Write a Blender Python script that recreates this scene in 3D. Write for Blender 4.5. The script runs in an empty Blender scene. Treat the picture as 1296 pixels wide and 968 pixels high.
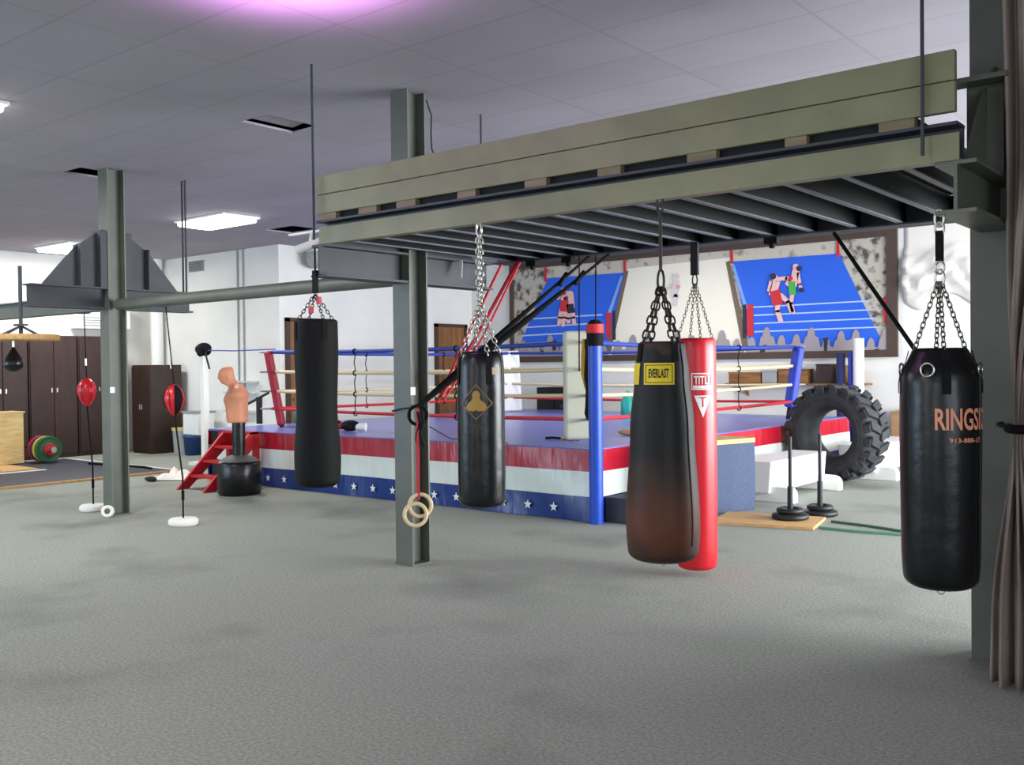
import bpy, bmesh, math, random
from mathutils import Vector, Matrix
random.seed(7)
PI = math.pi
SC = bpy.context.scene
COL = SC.collection
WORLD = {}                                   # world offset of every parent

# ------------------------------------------------------------------ camera
H = 1.6
F = Vector((-0.62870927, 0.7774732, -0.01612689))
R = Vector((0.77763873, 0.62861612, -0.0109438))
U = Vector((-0.00162912, 0.01942136, 0.99981006))
FPX = 1237.761
def _ray(px, py): return F + R*((px-648)/FPX) + U*((484-py)/FPX)
def oz(px, py, z): d = _ray(px, py); return Vector((0, 0, H)) + d*((z-H)/d.z)
def oy(px, py, y): d = _ray(px, py); return Vector((0, 0, H)) + d*(y/d.y)
cd = bpy.data.cameras.new('camera'); cam = bpy.data.objects.new('camera', cd); COL.objects.link(cam)
cd.sensor_fit = 'HORIZONTAL'; cd.sensor_width = 36; cd.lens = FPX*36/1296
cd.clip_start = .05; cd.clip_end = 200
cam.matrix_world = Matrix(((R.x, U.x, -F.x, 0), (R.y, U.y, -F.y, 0), (R.z, U.z, -F.z, H), (0, 0, 0, 1)))
SC.camera = cam

# --------------------------------------------------------------- materials
def lin(c):
    return tuple(((v/255)/12.92 if v/255 <= .04045 else ((v/255+.055)/1.055)**2.4) for v in c)
MATS = {}
def mat(name, rgb, rough=.6, metal=0, var=0.0, vscale=6, bump=0.0, bscale=40, emit=None, estr=1, rgb2=None, coat=0, spec=None, detail=3):
    if name in MATS: return MATS[name]
    m = bpy.data.materials.new(name); m.use_nodes = True
    nt = m.node_tree; b = nt.nodes['Principled BSDF']
    b.inputs['Base Color'].default_value = (*lin(rgb), 1)
    b.inputs['Roughness'].default_value = rough; b.inputs['Metallic'].default_value = metal
    if coat: b.inputs['Coat Weight'].default_value = coat; b.inputs['Coat Roughness'].default_value = .12
    if spec is not None: b.inputs['Specular IOR Level'].default_value = spec
    tc = nt.nodes.new('ShaderNodeTexCoord')
    if var or rgb2:
        n = nt.nodes.new('ShaderNodeTexNoise'); n.inputs['Scale'].default_value = vscale; n.inputs['Detail'].default_value = detail
        nt.links.new(tc.outputs['Object'], n.inputs['Vector'])
        cr = nt.nodes.new('ShaderNodeValToRGB')
        c1 = lin(rgb); c2 = lin(rgb2) if rgb2 else tuple(v*(1-var) for v in c1)
        c0 = c1 if rgb2 else tuple(min(1, v*(1+var*.6)) for v in c1)
        cr.color_ramp.elements[0].position = .36; cr.color_ramp.elements[1].position = .64
        cr.color_ramp.elements[0].color = (*c2, 1); cr.color_ramp.elements[1].color = (*c0, 1)
        nt.links.new(n.outputs['Fac'], cr.inputs['Fac']); nt.links.new(cr.outputs['Color'], b.inputs['Base Color'])
    if bump:
        n2 = nt.nodes.new('ShaderNodeTexNoise'); n2.inputs['Scale'].default_value = bscale; n2.inputs['Detail'].default_value = 4
        nt.links.new(tc.outputs['Object'], n2.inputs['Vector'])
        bp = nt.nodes.new('ShaderNodeBump'); bp.inputs['Strength'].default_value = bump; bp.inputs['Distance'].default_value = .02
        nt.links.new(n2.outputs['Fac'], bp.inputs['Height']); nt.links.new(bp.outputs['Normal'], b.inputs['Normal'])
    if emit:
        b.inputs['Emission Color'].default_value = (*lin(emit), 1); b.inputs['Emission Strength'].default_value = estr
    MATS[name] = m; return m

def N(m, t): return m.node_tree.nodes.new(t)
def wood(name, c1, c2, rough=.5, scale=(1.5, 14, 14)):
    m = mat(name, c1, rough); nt = m.node_tree; b = nt.nodes['Principled BSDF']
    tc = N(m, 'ShaderNodeTexCoord'); mp = N(m, 'ShaderNodeMapping'); mp.inputs['Scale'].default_value = scale
    n = N(m, 'ShaderNodeTexNoise'); n.inputs['Scale'].default_value = 1.6; n.inputs['Detail'].default_value = 5; n.inputs['Distortion'].default_value = .6
    cr = N(m, 'ShaderNodeValToRGB'); cr.color_ramp.elements[0].position = .35; cr.color_ramp.elements[1].position = .68
    cr.color_ramp.elements[0].color = (*lin(c2), 1); cr.color_ramp.elements[1].color = (*lin(c1), 1)
    L = nt.links.new
    L(tc.outputs['Object'], mp.inputs['Vector']); L(mp.outputs['Vector'], n.inputs['Vector']); L(n.outputs['Fac'], cr.inputs['Fac']); L(cr.outputs['Color'], b.inputs['Base Color'])
    return m

# carpet: low grey-green loop pile with fine speckle and a few worn dark stains
def carpet():
    m = mat('carpet', (128, 133, 124), .95); nt = m.node_tree; b = nt.nodes['Principled BSDF']; L = nt.links.new
    b.inputs['Specular IOR Level'].default_value = .15
    tc = N(m, 'ShaderNodeTexCoord')
    fine = N(m, 'ShaderNodeTexNoise'); fine.inputs['Scale'].default_value = 55; fine.inputs['Detail'].default_value = 5; fine.inputs['Roughness'].default_value = .75
    cr = N(m, 'ShaderNodeValToRGB'); cr.color_ramp.elements[0].position = .3; cr.color_ramp.elements[1].position = .7
    cr.color_ramp.elements[0].color = (*lin((122, 126, 118)), 1); cr.color_ramp.elements[1].color = (*lin((178, 182, 171)), 1)
    st = N(m, 'ShaderNodeTexNoise'); st.inputs['Scale'].default_value = .75; st.inputs['Detail'].default_value = 3
    sr = N(m, 'ShaderNodeValToRGB'); sr.color_ramp.elements[0].position = .30; sr.color_ramp.elements[1].position = .46
    sr.color_ramp.elements[0].color = (.72, .72, .72, 1); sr.color_ramp.elements[1].color = (1, 1, 1, 1)
    mx = N(m, 'ShaderNodeMix'); mx.data_type = 'RGBA'; mx.blend_type = 'MULTIPLY'; mx.inputs['Factor'].default_value = 1
    L(tc.outputs['Object'], fine.inputs['Vector']); L(tc.outputs['Object'], st.inputs['Vector'])
    L(fine.outputs['Fac'], cr.inputs['Fac']); L(st.outputs['Fac'], sr.inputs['Fac'])
    L(cr.outputs['Color'], mx.inputs[6]); L(sr.outputs['Color'], mx.inputs[7]); L(mx.outputs[2], b.inputs['Base Color'])
    bp = N(m, 'ShaderNodeBump'); bp.inputs['Strength'].default_value = .5; bp.inputs['Distance'].default_value = .01
    L(fine.outputs['Fac'], bp.inputs['Height']); L(bp.outputs['Normal'], b.inputs['Normal'])
    return m
def ceiling_tile():
    m = mat('ceiling_tile', (190, 188, 192), .9); nt = m.node_tree; b = nt.nodes['Principled BSDF']; L = nt.links.new
    tc = N(m, 'ShaderNodeTexCoord'); mp = N(m, 'ShaderNodeMapping'); mp.inputs['Scale'].default_value = (1, 1, 1)
    br = N(m, 'ShaderNodeTexBrick'); br.offset = 0; br.inputs['Scale'].default_value = 1
    br.inputs['Brick Width'].default_value = 1.22; br.inputs['Row Height'].default_value = .61; br.inputs['Mortar Size'].default_value = .011
    br.inputs['Color1'].default_value = (*lin((168, 163, 174)), 1); br.inputs['Color2'].default_value = (*lin((173, 167, 178)), 1)
    br.inputs['Mortar'].default_value = (*lin((160, 156, 164)), 1)
    n = N(m, 'ShaderNodeTexNoise'); n.inputs['Scale'].default_value = .8
    mx = N(m, 'ShaderNodeMix'); mx.data_type = 'RGBA'; mx.blend_type = 'MULTIPLY'; mx.inputs['Factor'].default_value = .25
    L(tc.outputs['Object'], mp.inputs['Vector']); L(mp.outputs['Vector'], br.inputs['Vector']); L(tc.outputs['Object'], n.inputs['Vector'])
    L(br.outputs['Color'], mx.inputs[6]); L(n.outputs['Fac'], mx.inputs[7]); L(mx.outputs[2], b.inputs['Base Color'])
    return m
def leather_worn():                            # black leather, rubbed brown at the foot and the collar
    m = mat('worn_leather', (20, 19, 20), .5, spec=.3); nt = m.node_tree; b = nt.nodes['Principled BSDF']; L = nt.links.new
    tc = N(m, 'ShaderNodeTexCoord'); sp = N(m, 'ShaderNodeSeparateXYZ'); n = N(m, 'ShaderNodeTexNoise'); n.inputs['Scale'].default_value = 5
    ad = N(m, 'ShaderNodeMath'); ad.operation = 'MULTIPLY_ADD'; ad.inputs[1].default_value = .3
    cr = N(m, 'ShaderNodeValToRGB'); e = cr.color_ramp.elements
    e[0].position = .16; e[0].color = (*lin((92, 50, 30)), 1); e[1].position = .50; e[1].color = (*lin((14, 13, 15)), 1)
    for p_, c_ in ((.06, (60, 38, 28)), (.34, (62, 38, 28)), (.98, (15, 14, 16)), (1.0, (60, 46, 42))):
        k = e.new(p_); k.color = (*lin(c_), 1)
    sc_ = N(m, 'ShaderNodeMath'); sc_.operation = 'SUBTRACT'; sc_.inputs[1].default_value = .15
    mpz = N(m, 'ShaderNodeMapRange'); mpz.inputs['From Min'].default_value = 0; mpz.inputs['From Max'].default_value = 1.2
    L(tc.outputs['Object'], n.inputs['Vector']); L(tc.outputs['Object'], sp.inputs['Vector'])
    L(n.outputs['Fac'], ad.inputs[0]); L(sp.outputs['Z'], mpz.inputs['Value']); L(mpz.outputs['Result'], ad.inputs[2])
    L(ad.outputs[0], sc_.inputs[0]); L(sc_.outputs[0], cr.inputs['Fac']); L(cr.outputs['Color'], b.inputs['Base Color'])
    return m
def speckle(name, base, dark, scale, thr):
    m = mat(name, base, .8); nt = m.node_tree; b = nt.nodes['Principled BSDF']; L = nt.links.new
    tc = N(m, 'ShaderNodeTexCoord'); n = N(m, 'ShaderNodeTexNoise'); n.inputs['Scale'].default_value = scale; n.inputs['Detail'].default_value = 4
    cr = N(m, 'ShaderNodeValToRGB'); cr.color_ramp.elements[0].position = thr; cr.color_ramp.elements[1].position = thr+.16
    cr.color_ramp.elements[0].color = (*lin(dark), 1); cr.color_ramp.elements[1].color = (*lin(base), 1)
    L(tc.outputs['Object'], n.inputs['Vector']); L(n.outputs['Fac'], cr.inputs['Fac']); L(cr.outputs['Color'], b.inputs['Base Color'])
    return m

M = dict(
    carpet=carpet(), ceil=ceiling_tile(), leather=leather_worn(),
    wall=mat('white_wall', (226, 226, 222), .85, var=.04, vscale=1.5),
    wallin=mat('grey_wall', (96, 90, 86), .9),
    steel=mat('painted_steel', (92, 96, 86), .45, var=.12, vscale=3),
    steeld=mat('dark_steel', (50, 53, 61), .55, var=.1, vscale=5),
    board=mat('painted_board', (122, 122, 90), .42, var=.14, vscale=2.5, bump=.1, bscale=8),
    block=wood('block_wood', (136, 122, 92), (114, 102, 78), .7),
    joist=mat('shaded_joist', (15, 16, 20), .6, spec=.2), litflange=mat('lit_flange_grey', (104, 110, 122), .5),  # joist near black for shade, flange grey for light: both put into the colour
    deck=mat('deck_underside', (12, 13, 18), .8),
    chrome=mat('chrome', (190, 188, 178), .28, 1),
    chain=mat('chain_steel', (120, 116, 104), .38, 1),
    chaind=mat('dark_chain', (58, 54, 50), .45, .8),
    black=mat('black_fabric', (12, 12, 13), .75, spec=.2), blackv=mat('black_vinyl', (11, 12, 15), .30, bump=.25, bscale=7, spec=.4),
    blackm=mat('black_canvas', (15, 16, 15), .7, bump=.2, bscale=12, spec=.2),
    rubber=mat('rubber', (45, 47, 51), .72, var=.3, vscale=8), rubberm=mat('rubber_mat', (56, 60, 72), .6),
    redv=mat('red_vinyl', (196, 22, 36), .32), red=mat('red_paint', (188, 22, 34), .4), redband=mat('red_band', (190, 20, 38), .55),
    redpad=mat('red_pad', (158, 22, 46), .5), white=mat('white_paint', (238, 238, 234), .5), whitev=mat('white_vinyl', (222, 228, 220), .3),
    cream=mat('cream_rope', (214, 198, 158), .7), bluerope=mat('blue_rope', (34, 62, 150), .6), redrope=mat('red_rope', (196, 30, 40), .6),
    bluepost=mat('blue_pad', (24, 74, 190), .4), bluepad=mat('royal_blue_pad', (22, 52, 170), .5), greypad=mat('clear_grey_pad', (176, 176, 160), .45),
    mat_=mat('ring_mat', (112, 120, 196), .28, var=.08, vscale=2), yellow=mat('yellow', (226, 200, 20), .55), gold=mat('gold_print', (170, 134, 62), .6),
    tan=mat('salmon_print', (226, 150, 116), .6), whitep=mat('white_print', (236, 226, 226), .5), blackp=mat('black_print', (24, 20, 10), .6),
    skin=mat('rubber_skin', (214, 142, 108), .5), lock=wood('dark_locker', (56, 30, 24), (40, 22, 19), .5, (8, 8, 1)), lock2=wood('brown_cabinet', (58, 38, 28), (44, 29, 22), .5, (8, 8, 1)),
    door=wood('door_wood', (146, 100, 58), (116, 76, 42), .5, (10, 10, 1)), doorf=mat('door_frame', (66, 44, 30), .6),
    ply=wood('plywood', (216, 176, 118), (198, 154, 96), .6), pine=wood('pine', (226, 200, 140), (206, 174, 112), .6, (2, 2, 12)), edge=wood('timber_edge', (186, 150, 96), (164, 126, 76), .6),
    plate=mat('iron_plate', (26, 27, 29), .5), green=mat('green_plate', (30, 84, 48), .55), ringw=wood('ring_wood', (224, 206, 164), (208, 186, 140), .45),
    velvet=mat('grey_velvet', (142, 127, 118), .62, var=.15, vscale=4), curtw=None,
    bluebox=mat('slate_carpet', (70, 83, 110), .85, var=.1, vscale=30), brownw=wood('shelf_wood', (150, 104, 52), (110, 74, 36), .6), card=wood('cardboard', (168, 136, 100), (150, 118, 84), .8),
    dark=mat('dark_cloth', (30, 28, 30), .8), teal=mat('teal_plastic', (20, 150, 140), .4), navy=mat('navy', (26, 34, 84), .7),
    grey=mat('grey_plastic', (150, 152, 152), .4), concrete=mat('white_pads', (232, 230, 222), .85),
    lamp=mat('lamp_diffuser', (255, 255, 255), .5, emit=(255, 252, 244), estr=9), pink=mat('pink_tube', (255, 200, 255), .5, emit=(240, 130, 245), estr=8),
    mframe=mat('mural_frame', (74, 58, 48), .6), speck=speckle('mural_crowd', (186, 180, 166), (82, 80, 74), 7, .36), speckl=speckle('mural_stands', (196, 188, 172), (120, 114, 104), 5, .3),
    mblue=mat('mural_blue', (36, 96, 214), .75), mwhite=mat('mural_white', (232, 228, 210), .75), mlil=mat('mural_lilac', (156, 147, 150), .8),
    mskin=mat('mural_skin', (226, 180, 176), .8), mred=mat('mural_red', (196, 44, 48), .8), mgreen=mat('mural_green', (72, 168, 72), .8), mline=mat('mural_line', (170, 196, 230), .8), mdark=mat('mural_dark', (44, 42, 54), .8), mpale=mat('mural_pale_blue', (120, 160, 220), .8),
    plaster=mat('crumpled_sheet', (226, 222, 214), .6), bandg=mat('green_band', (92, 150, 128), .6), plastic=mat('white_bucket', (232, 234, 232), .4), bluebin=mat('blue_bin', (40, 70, 120), .5),
    bandt=mat('brown_strap', (88, 70, 50), .7), plate_y=mat('yellow_plate', (196, 170, 40), .55),
)
# apron: three horizontal bands, wrinkled glossy vinyl
def apron_mat(name, rgb):
    m = mat(name, rgb, .26); nt = m.node_tree; b = nt.nodes['Principled BSDF']; L = nt.links.new
    tc = N(m, 'ShaderNodeTexCoord'); mp = N(m, 'ShaderNodeMapping'); mp.inputs['Rotation'].default_value = (0, .7, 0); mp.inputs['Scale'].default_value = (5, 5, 1.2)
    n = N(m, 'ShaderNodeTexNoise'); n.inputs['Scale'].default_value = 1.7; n.inputs['Detail'].default_value = 2
    bp = N(m, 'ShaderNodeBump'); bp.inputs['Strength'].default_value = .35; bp.inputs['Distance'].default_value = .05
    L(tc.outputs['Object'], mp.inputs['Vector']); L(mp.outputs['Vector'], n.inputs['Vector']); L(n.outputs['Fac'], bp.inputs['Height']); L(bp.outputs['Normal'], b.inputs['Normal'])
    return m
M['apr'] = apron_mat('apron_red', (176, 24, 44)); M['apw'] = apron_mat('apron_white', (218, 226, 218)); M['apb'] = apron_mat('apron_blue', (22, 54, 122))

# ------------------------------------------------------------ mesh builder
class MB:
    def __init__(s): s.v = []; s.f = []; s.m = []; s.sm = []
    def add(s, vs, fs, mi=0, smooth=False):
        o = len(s.v); s.v += [Vector(v) for v in vs]
        for f in fs: s.f.append([i+o for i in f]); s.m.append(mi); s.sm.append(smooth)
        return s
    def box(s, x0, x1, y0, y1, z0, z1, mi=0):
        vs = [(x, y, z) for z in (z0, z1) for y in (y0, y1) for x in (x0, x1)]
        return s.add(vs, [(0, 2, 3, 1), (4, 5, 7, 6), (0, 1, 5, 4), (2, 6, 7, 3), (0, 4, 6, 2), (1, 3, 7, 5)], mi)
    def obox(s, c, ax, half, mi=0):
        c = Vector(c); a = [Vector(q).normalized()*h for q, h in zip(ax, half)]
        vs = [c + a[0]*i + a[1]*j + a[2]*k for k in (-1, 1) for j in (-1, 1) for i in (-1, 1)]
        return s.add(vs, [(0, 2, 3, 1), (4, 5, 7, 6), (0, 1, 5, 4), (2, 6, 7, 3), (0, 4, 6, 2), (1, 3, 7, 5)], mi)
    def beam(s, p0, p1, w, h, up=(0, 0, 1), mi=0):
        p0 = Vector(p0); p1 = Vector(p1); d = (p1-p0); x = d.normalized(); y = Vector(up).cross(x)
        if y.length < 1e-5: y = Vector((0, 1, 0)).cross(x)
        y.normalize(); z = x.cross(y)
        return s.obox((p0+p1)/2, (x, y, z), (d.length/2, w/2, h/2), mi)
    def tube(s, pts, r, seg=10, mi=0, closed=False, flat=1.0, up=None):
        pts = [Vector(p) for p in pts]; n = len(pts); rs = r if isinstance(r, (list, tuple)) else [r]*n
        rings = []; prev = None
        for i, p in enumerate(pts):
            if closed: t = pts[(i+1) % n]-pts[i-1]
            else: t = pts[min(i+1, n-1)]-pts[max(i-1, 0)]
            t.normalize()
            if prev is None:
                a = Vector(up) if up else (Vector((0, 0, 1)) if abs(t.z) < .9 else Vector((1, 0, 0)))
                a = (a - t*a.dot(t)).normalized()
            else: a = (prev - t*prev.dot(t)).normalized()
            prev = a; b = t.cross(a)
            rings.append([p + a*(math.cos(2*PI*k/seg)*rs[i]) + b*(math.sin(2*PI*k/seg)*rs[i]*flat) for k in range(seg)])
        vs = [q for rg in rings for q in rg]; fs = []
        for i in range(n if closed else n-1):
            j = (i+1) % n
            for k in range(seg): fs.append((i*seg+k, i*seg+(k+1) % seg, j*seg+(k+1) % seg, j*seg+k))
        s.add(vs, fs, mi, True)
        if not closed:
            s.add(rings[0], [tuple(range(seg))[::-1]], mi); s.add(rings[-1], [tuple(range(seg))], mi)
        return s
    def cyl(s, p0, p1, r, seg=16, mi=0, r1=None): return s.tube([p0, p1], [r, r if r1 is None else r1], seg, mi)
    def lathe(s, prof, c=(0, 0, 0), axis=(0, 0, 1), seg=28, mi=0, smooth=True, caps=True):
        ax = Vector(axis).normalized(); a = Vector((1, 0, 0)) if abs(ax.x) < .9 else Vector((0, 1, 0))
        a = (a-ax*a.dot(ax)).normalized(); b = ax.cross(a); c = Vector(c); vs = []; fs = []
        for r, z in prof:
            for k in range(seg): vs.append(c+ax*z+(a*math.cos(2*PI*k/seg)+b*math.sin(2*PI*k/seg))*r)
        for i in range(len(prof)-1):
            for k in range(seg): fs.append((i*seg+k, i*seg+(k+1) % seg, (i+1)*seg+(k+1) % seg, (i+1)*seg+k))
        s.add(vs, fs, mi, smooth)
        for i, rev in ((0, 1), (len(prof)-1, 0)):
            if caps and prof[i][0] > 1e-6:
                t = list(range(i*seg, (i+1)*seg)); s.add([vs[q] for q in t], [tuple(range(seg))[::-1] if rev else tuple(range(seg))], mi)
        return s
    def prism(s, poly, fn, d0, d1, mi=0):       # poly in (u,v), fn(u,v,d) -> point
        n = len(poly); vs = [fn(u, v, d) for d in (d0, d1) for u, v in poly]
        return s.add(vs, [tuple(range(n))[::-1], tuple(range(n, 2*n))] + [(i, (i+1) % n, n+(i+1) % n, n+i) for i in range(n)], mi)
    def torus(s, c, axis, R0, r, seg=32, sseg=10, mi=0):
        ax = Vector(axis).normalized(); a = Vector((1, 0, 0)) if abs(ax.x) < .9 else Vector((0, 1, 0)); a = (a-ax*a.dot(ax)).normalized(); b = ax.cross(a); c = Vector(c)
        return s.tube([c+(a*math.cos(2*PI*k/seg)+b*math.sin(2*PI*k/seg))*R0 for k in range(seg)], r, sseg, mi, True)
    def build(s, name, mats, parent=None, loc=None, bevel=0, bseg=2):
        off = WORLD[parent.name] if parent else Vector((0, 0, 0)); l = Vector(loc) if loc is not None else Vector((0, 0, 0)) if parent is None else off
        me = bpy.data.meshes.new(name); me.from_pydata([tuple(v-l) for v in s.v], [], s.f)
        for m_ in (mats if isinstance(mats, (list, tuple)) else [mats]): me.materials.append(m_)
        for p, mi, sm in zip(me.polygons, s.m, s.sm): p.material_index = mi; p.use_smooth = sm
        bm = bmesh.new(); bm.from_mesh(me); bmesh.ops.recalc_face_normals(bm, faces=bm.faces); bm.to_mesh(me); bm.free()
        o = bpy.data.objects.new(name, me); COL.objects.link(o)
        if parent: o.parent = parent
        o.location = l-off; WORLD[o.name] = l
        if bevel:
            b = o.modifiers.new('edge', 'BEVEL'); b.width = bevel; b.segments = bseg; b.limit_method = 'ANGLE'; b.angle_limit = .6
        return o
def thing(name, label, cat, loc, group=None):
    o = bpy.data.objects.new(name, None); COL.objects.link(o); o.location = loc; o.empty_display_size = .1
    WORLD[o.name] = Vector(loc); o['label'] = label; o['category'] = cat; o['kind'] = 'thing'
    if group: o['group'] = group
    return o
def tag(o, label, cat, group=None, kind='thing'):
    o['label'] = label; o['category'] = cat; o['kind'] = kind
    if group: o['group'] = group
    return o
def struct(o, label, cat='room'):
    o['kind'] = 'structure'; o['label'] = label; o['category'] = cat; return o

def chain(mb, p0, p1, L=.045, w=.014, r=.0042, mi=0):
    p0 = Vector(p0); p1 = Vector(p1); d = p1-p0; n = max(2, int(d.length/(L*.74))); t = d.normalized()
    a = t.orthogonal().normalized(); b = t.cross(a)
    for i in range(n):
        c = p0+d*((i+.5)/n); s_ = a if i % 2 else b; h = L*.5-w
        pts = []
        for k in range(5): q = -PI/2+PI*k/4; pts.append(c+t*(h+w*math.cos(q))+s_*(w*math.sin(q)))
        for k in range(5): q = PI/2+PI*k/4; pts.append(c+t*(-h+w*math.cos(q))+s_*(w*math.sin(q)))
        mb.tube(pts, r, 5, mi, True)

def text_polys(txt, size, bold=0):
    c = bpy.data.curves.new('lettering', 'FONT'); c.body = txt; c.size = size; c.resolution_u = 3; c.offset = bold
    o = bpy.data.objects.new('lettering', c); COL.objects.link(o)
    dg = bpy.context.evaluated_depsgraph_get(); me = o.evaluated_get(dg).to_mesh()
    v = [(p.co.x, p.co.y) for p in me.vertices]; f = [tuple(p.vertices) for p in me.polygons]
    o.evaluated_get(dg).to_mesh_clear(); bpy.data.objects.remove(o); bpy.data.curves.remove(c)
    return v, f
def fit_text(txt, w, h, bold=0):
    v, f = text_polys(txt, 1, bold); xs = [p[0] for p in v]; ys = [p[1] for p in v]
    x0, x1, y0, y1 = min(xs), max(xs), min(ys), max(ys)
    return [((x-(x0+x1)/2)/(x1-x0)*w, (y-(y0+y1)/2)/(y1-y0)*h) for x, y in v], f
def poly_mesh(polys, sub=.03):
    bm = bmesh.new()
    for P in polys: bm.faces.new([bm.verts.new((u, v, 0)) for u, v in P])
    bmesh.ops.triangulate(bm, faces=bm.faces)
    for _ in range(4):
        e = [q for q in bm.edges if q.calc_length() > sub]
        if not e: break
        bmesh.ops.subdivide_edges(bm, edges=e, cuts=1); bmesh.ops.triangulate(bm, faces=bm.faces)
    bm.verts.index_update(); v = [(q.co.x, q.co.y) for q in bm.verts]; f = [tuple(q.index for q in t.verts) for t in bm.faces]; bm.free()
    return v, f
def rect(w, h, cx=0, cy=0): return [(cx-w/2, cy-h/2), (cx+w/2, cy-h/2), (cx+w/2, cy+h/2), (cx-w/2, cy+h/2)]
def frame_polys(pts_out, pts_in):
    n = len(pts_out); return [[pts_out[i], pts_out[(i+1) % n], pts_in[(i+1) % n], pts_in[i]] for i in range(n)]

# ================================================================== SETTING
ZC = 3.834; XE = -18.55; YW = 11.01; XD = -14.24; YM = 16.23; XR = 3.6; YF = -4.5; YP = 6.0
mb = MB(); mb.box(XE-.2, XR+.2, YF-.2, YM+.2, -.12, 0); struct(mb.build('floor', M['carpet']), 'grey green speckled carpet floor of the gym', 'floor')
# ceiling: one sheet with three openings where tiles are missing or shifted
holes = [(-7.44, -7.06, 5.36, 5.95), (-10.82, -10.42, 5.40, 5.88), (-12.95, -12.25, 9.75, 10.3)]
xs = sorted({XE-.2, XR+.2, *[h[0] for h in holes], *[h[1] for h in holes]}); ys = sorted({YF-.2, YM+.2, *[h[2] for h in holes], *[h[3] for h in holes]})
mb = MB()
for i in range(len(xs)-1):
    for j in range(len(ys)-1):
        cx, cy = (xs[i]+xs[i+1])/2, (ys[j]+ys[j+1])/2
        if not any(h[0] < cx < h[1] and h[2] < cy < h[3] for h in holes): mb.box(xs[i], xs[i+1], ys[j], ys[j+1], ZC, ZC+.02)
struct(mb.build('ceiling', M['ceil']), 'suspended ceiling of large pale grey tiles', 'ceiling')
mb = MB(); mb.box(XE-.2, XR+.2, YF-.2, YM+.2, ZC+.5, ZC+.6); struct(mb.build('ceiling_slab', M['dark']), 'dark slab above the suspended ceiling', 'ceiling')
mb = MB(); mb.obox((-7.22, 5.62, ZC+.075), ((1, 0, .1), (0, 1, 0), (-.1, 0, 1)), (.2, .3, .012))
tag(mb.build('ceiling_tile', M['ceil'], loc=(-7.22, 5.62, ZC+.07)), 'pale ceiling tile pushed up and askew in its opening above the rope rod', 'ceiling tile')

def wall(name, x0, x1, y0, y1, z0=0, z1=ZC+.5, m='wall', lab=''):
    return struct(MB().box(x0, x1, y0, y1, z0, z1).build(name, M[m]), lab, 'wall')
wall('wall_back', XD-.2, XR+.2, YM, YM+.2, lab='white back wall behind the boxing ring carrying the mural')
wall('wall_doors', XD-.2, XD, YW, YM, lab='white wall with two brown doors left of the mural')
wall('wall_left', XE, XD-.2, YW, YW+.2, lab='white wall behind the white post left of the ring')
wall('wall_end', XE-.2, XE, YF, YW+.2, lab='white end wall above the dark lockers')
wall('wall_partition', -1.12, XR, YP, YP+.12, m='wallin', lab='dark grey partition wall behind the tied curtain')
def wall_openings(name, axis, c0, c1, a0, a1, wins, m, lab):
    mb = MB(); w = sorted(wins); cur = a0
    def B(a, b, z0, z1):
        if axis == 'x': mb.box(c0, c1, a, b, z0, z1)
        else: mb.box(a, b, c0, c1, z0, z1)
    for (p, q, z0, z1) in w:
        B(cur, p, 0, ZC+.5); B(p, q, 0, z0); B(p, q, z1, ZC+.5); cur = q
    B(cur, a1, 0, ZC+.5)
    return struct(mb.build(name, M[m]), lab, 'wall')
rw = [(-3.2, -.9, .6, 3.1), (-.2, 2.1, .6, 3.1), (7.0, 9.0, .35, 3.2), (9.4, 11.4, .35, 3.2), (11.8, 13.8, .35, 3.2), (14.1, 15.8, .35, 3.2)]  # first two openings are unseen windows added to light right-facing surfaces
wall_openings('wall_right', 'x', XR, XR+.2, YF, YM+.2, rw, 'wall', 'white wall with tall windows right of the ring')
fw = [(-17.5, -15.3, .6, 3.2), (-14.8, -12.6, .6, 3.2), (-12.1, -9.9, .6, 3.2), (-6.0, -4.0, .9, 3.0), (-1.6, .4, .9, 3.0)]
wall_openings('wall_front', 'y', YF-.2, YF, XE, XR+.2, fw, 'wall', 'white wall with windows behind the viewer')
glass = mat('window_glass', (230, 240, 250), .05); glass.node_tree.nodes['Principled BSDF'].inputs['Transmission Weight'].default_value = 1
wi = 0
def window(axis, c, a0, a1, z0, z1, sgn, lab, power, colr):
    global wi; wi += 1
    f = MB()
    def B(mb_, a, b, p, q, t):
        if axis == 'x': mb_.box(c-t, c+t, a, b, p, q)
        else: mb_.box(a, b, c-t, c+t, p, q)
    B(f, a0, a0+.06, z0, z1, .05); B(f, a1-.06, a1, z0, z1, .05); B(f, a0, a1, z0, z0+.06, .05); B(f, a0, a1, z1-.06, z1, .05); B(f, (a0+a1)/2-.03, (a0+a1)/2+.03, z0, z1, .04)
    o = f.build('window_%d' % wi, M['white']); struct(o, lab, 'window')
    g = MB(); B(g, a0+.06, a1-.06, z0+.06, z1-.06, .008); g.build('window_pane', glass, o)
    L = bpy.data.lights.new('daylight', 'AREA'); L.shape = 'RECTANGLE'; L.size = a1-a0; L.size_y = z1-z0; L.energy = power; L.color = colr
    lo = bpy.data.objects.new('daylight', L); COL.objects.link(lo)
    n = Vector((sgn, 0, 0)) if axis == 'x' else Vector((0, sgn, 0))
    p = Vector((c, (a0+a1)/2, (z0+z1)/2)) if axis == 'x' else Vector(((a0+a1)/2, c, (z0+z1)/2))
    lo.location = p+n*.12; lo.rotation_euler = n.to_track_quat('-Z', 'Y').to_euler()
for k, (a, b, p, q) in enumerate(rw): window('x', XR+.1, a, b, p, q, -1, ['added unseen light window nearest the front wall', 'added unseen light window beside the viewer', 'tall window nearest the partition', 'second tall window from the partition', 'third tall window from the partition', 'tall window nearest the back wall'][k] + ' in the right wall', 500 if k > 1 else 75, (.93, .97, 1) if k > 1 else (.9, .95, 1))
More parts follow.
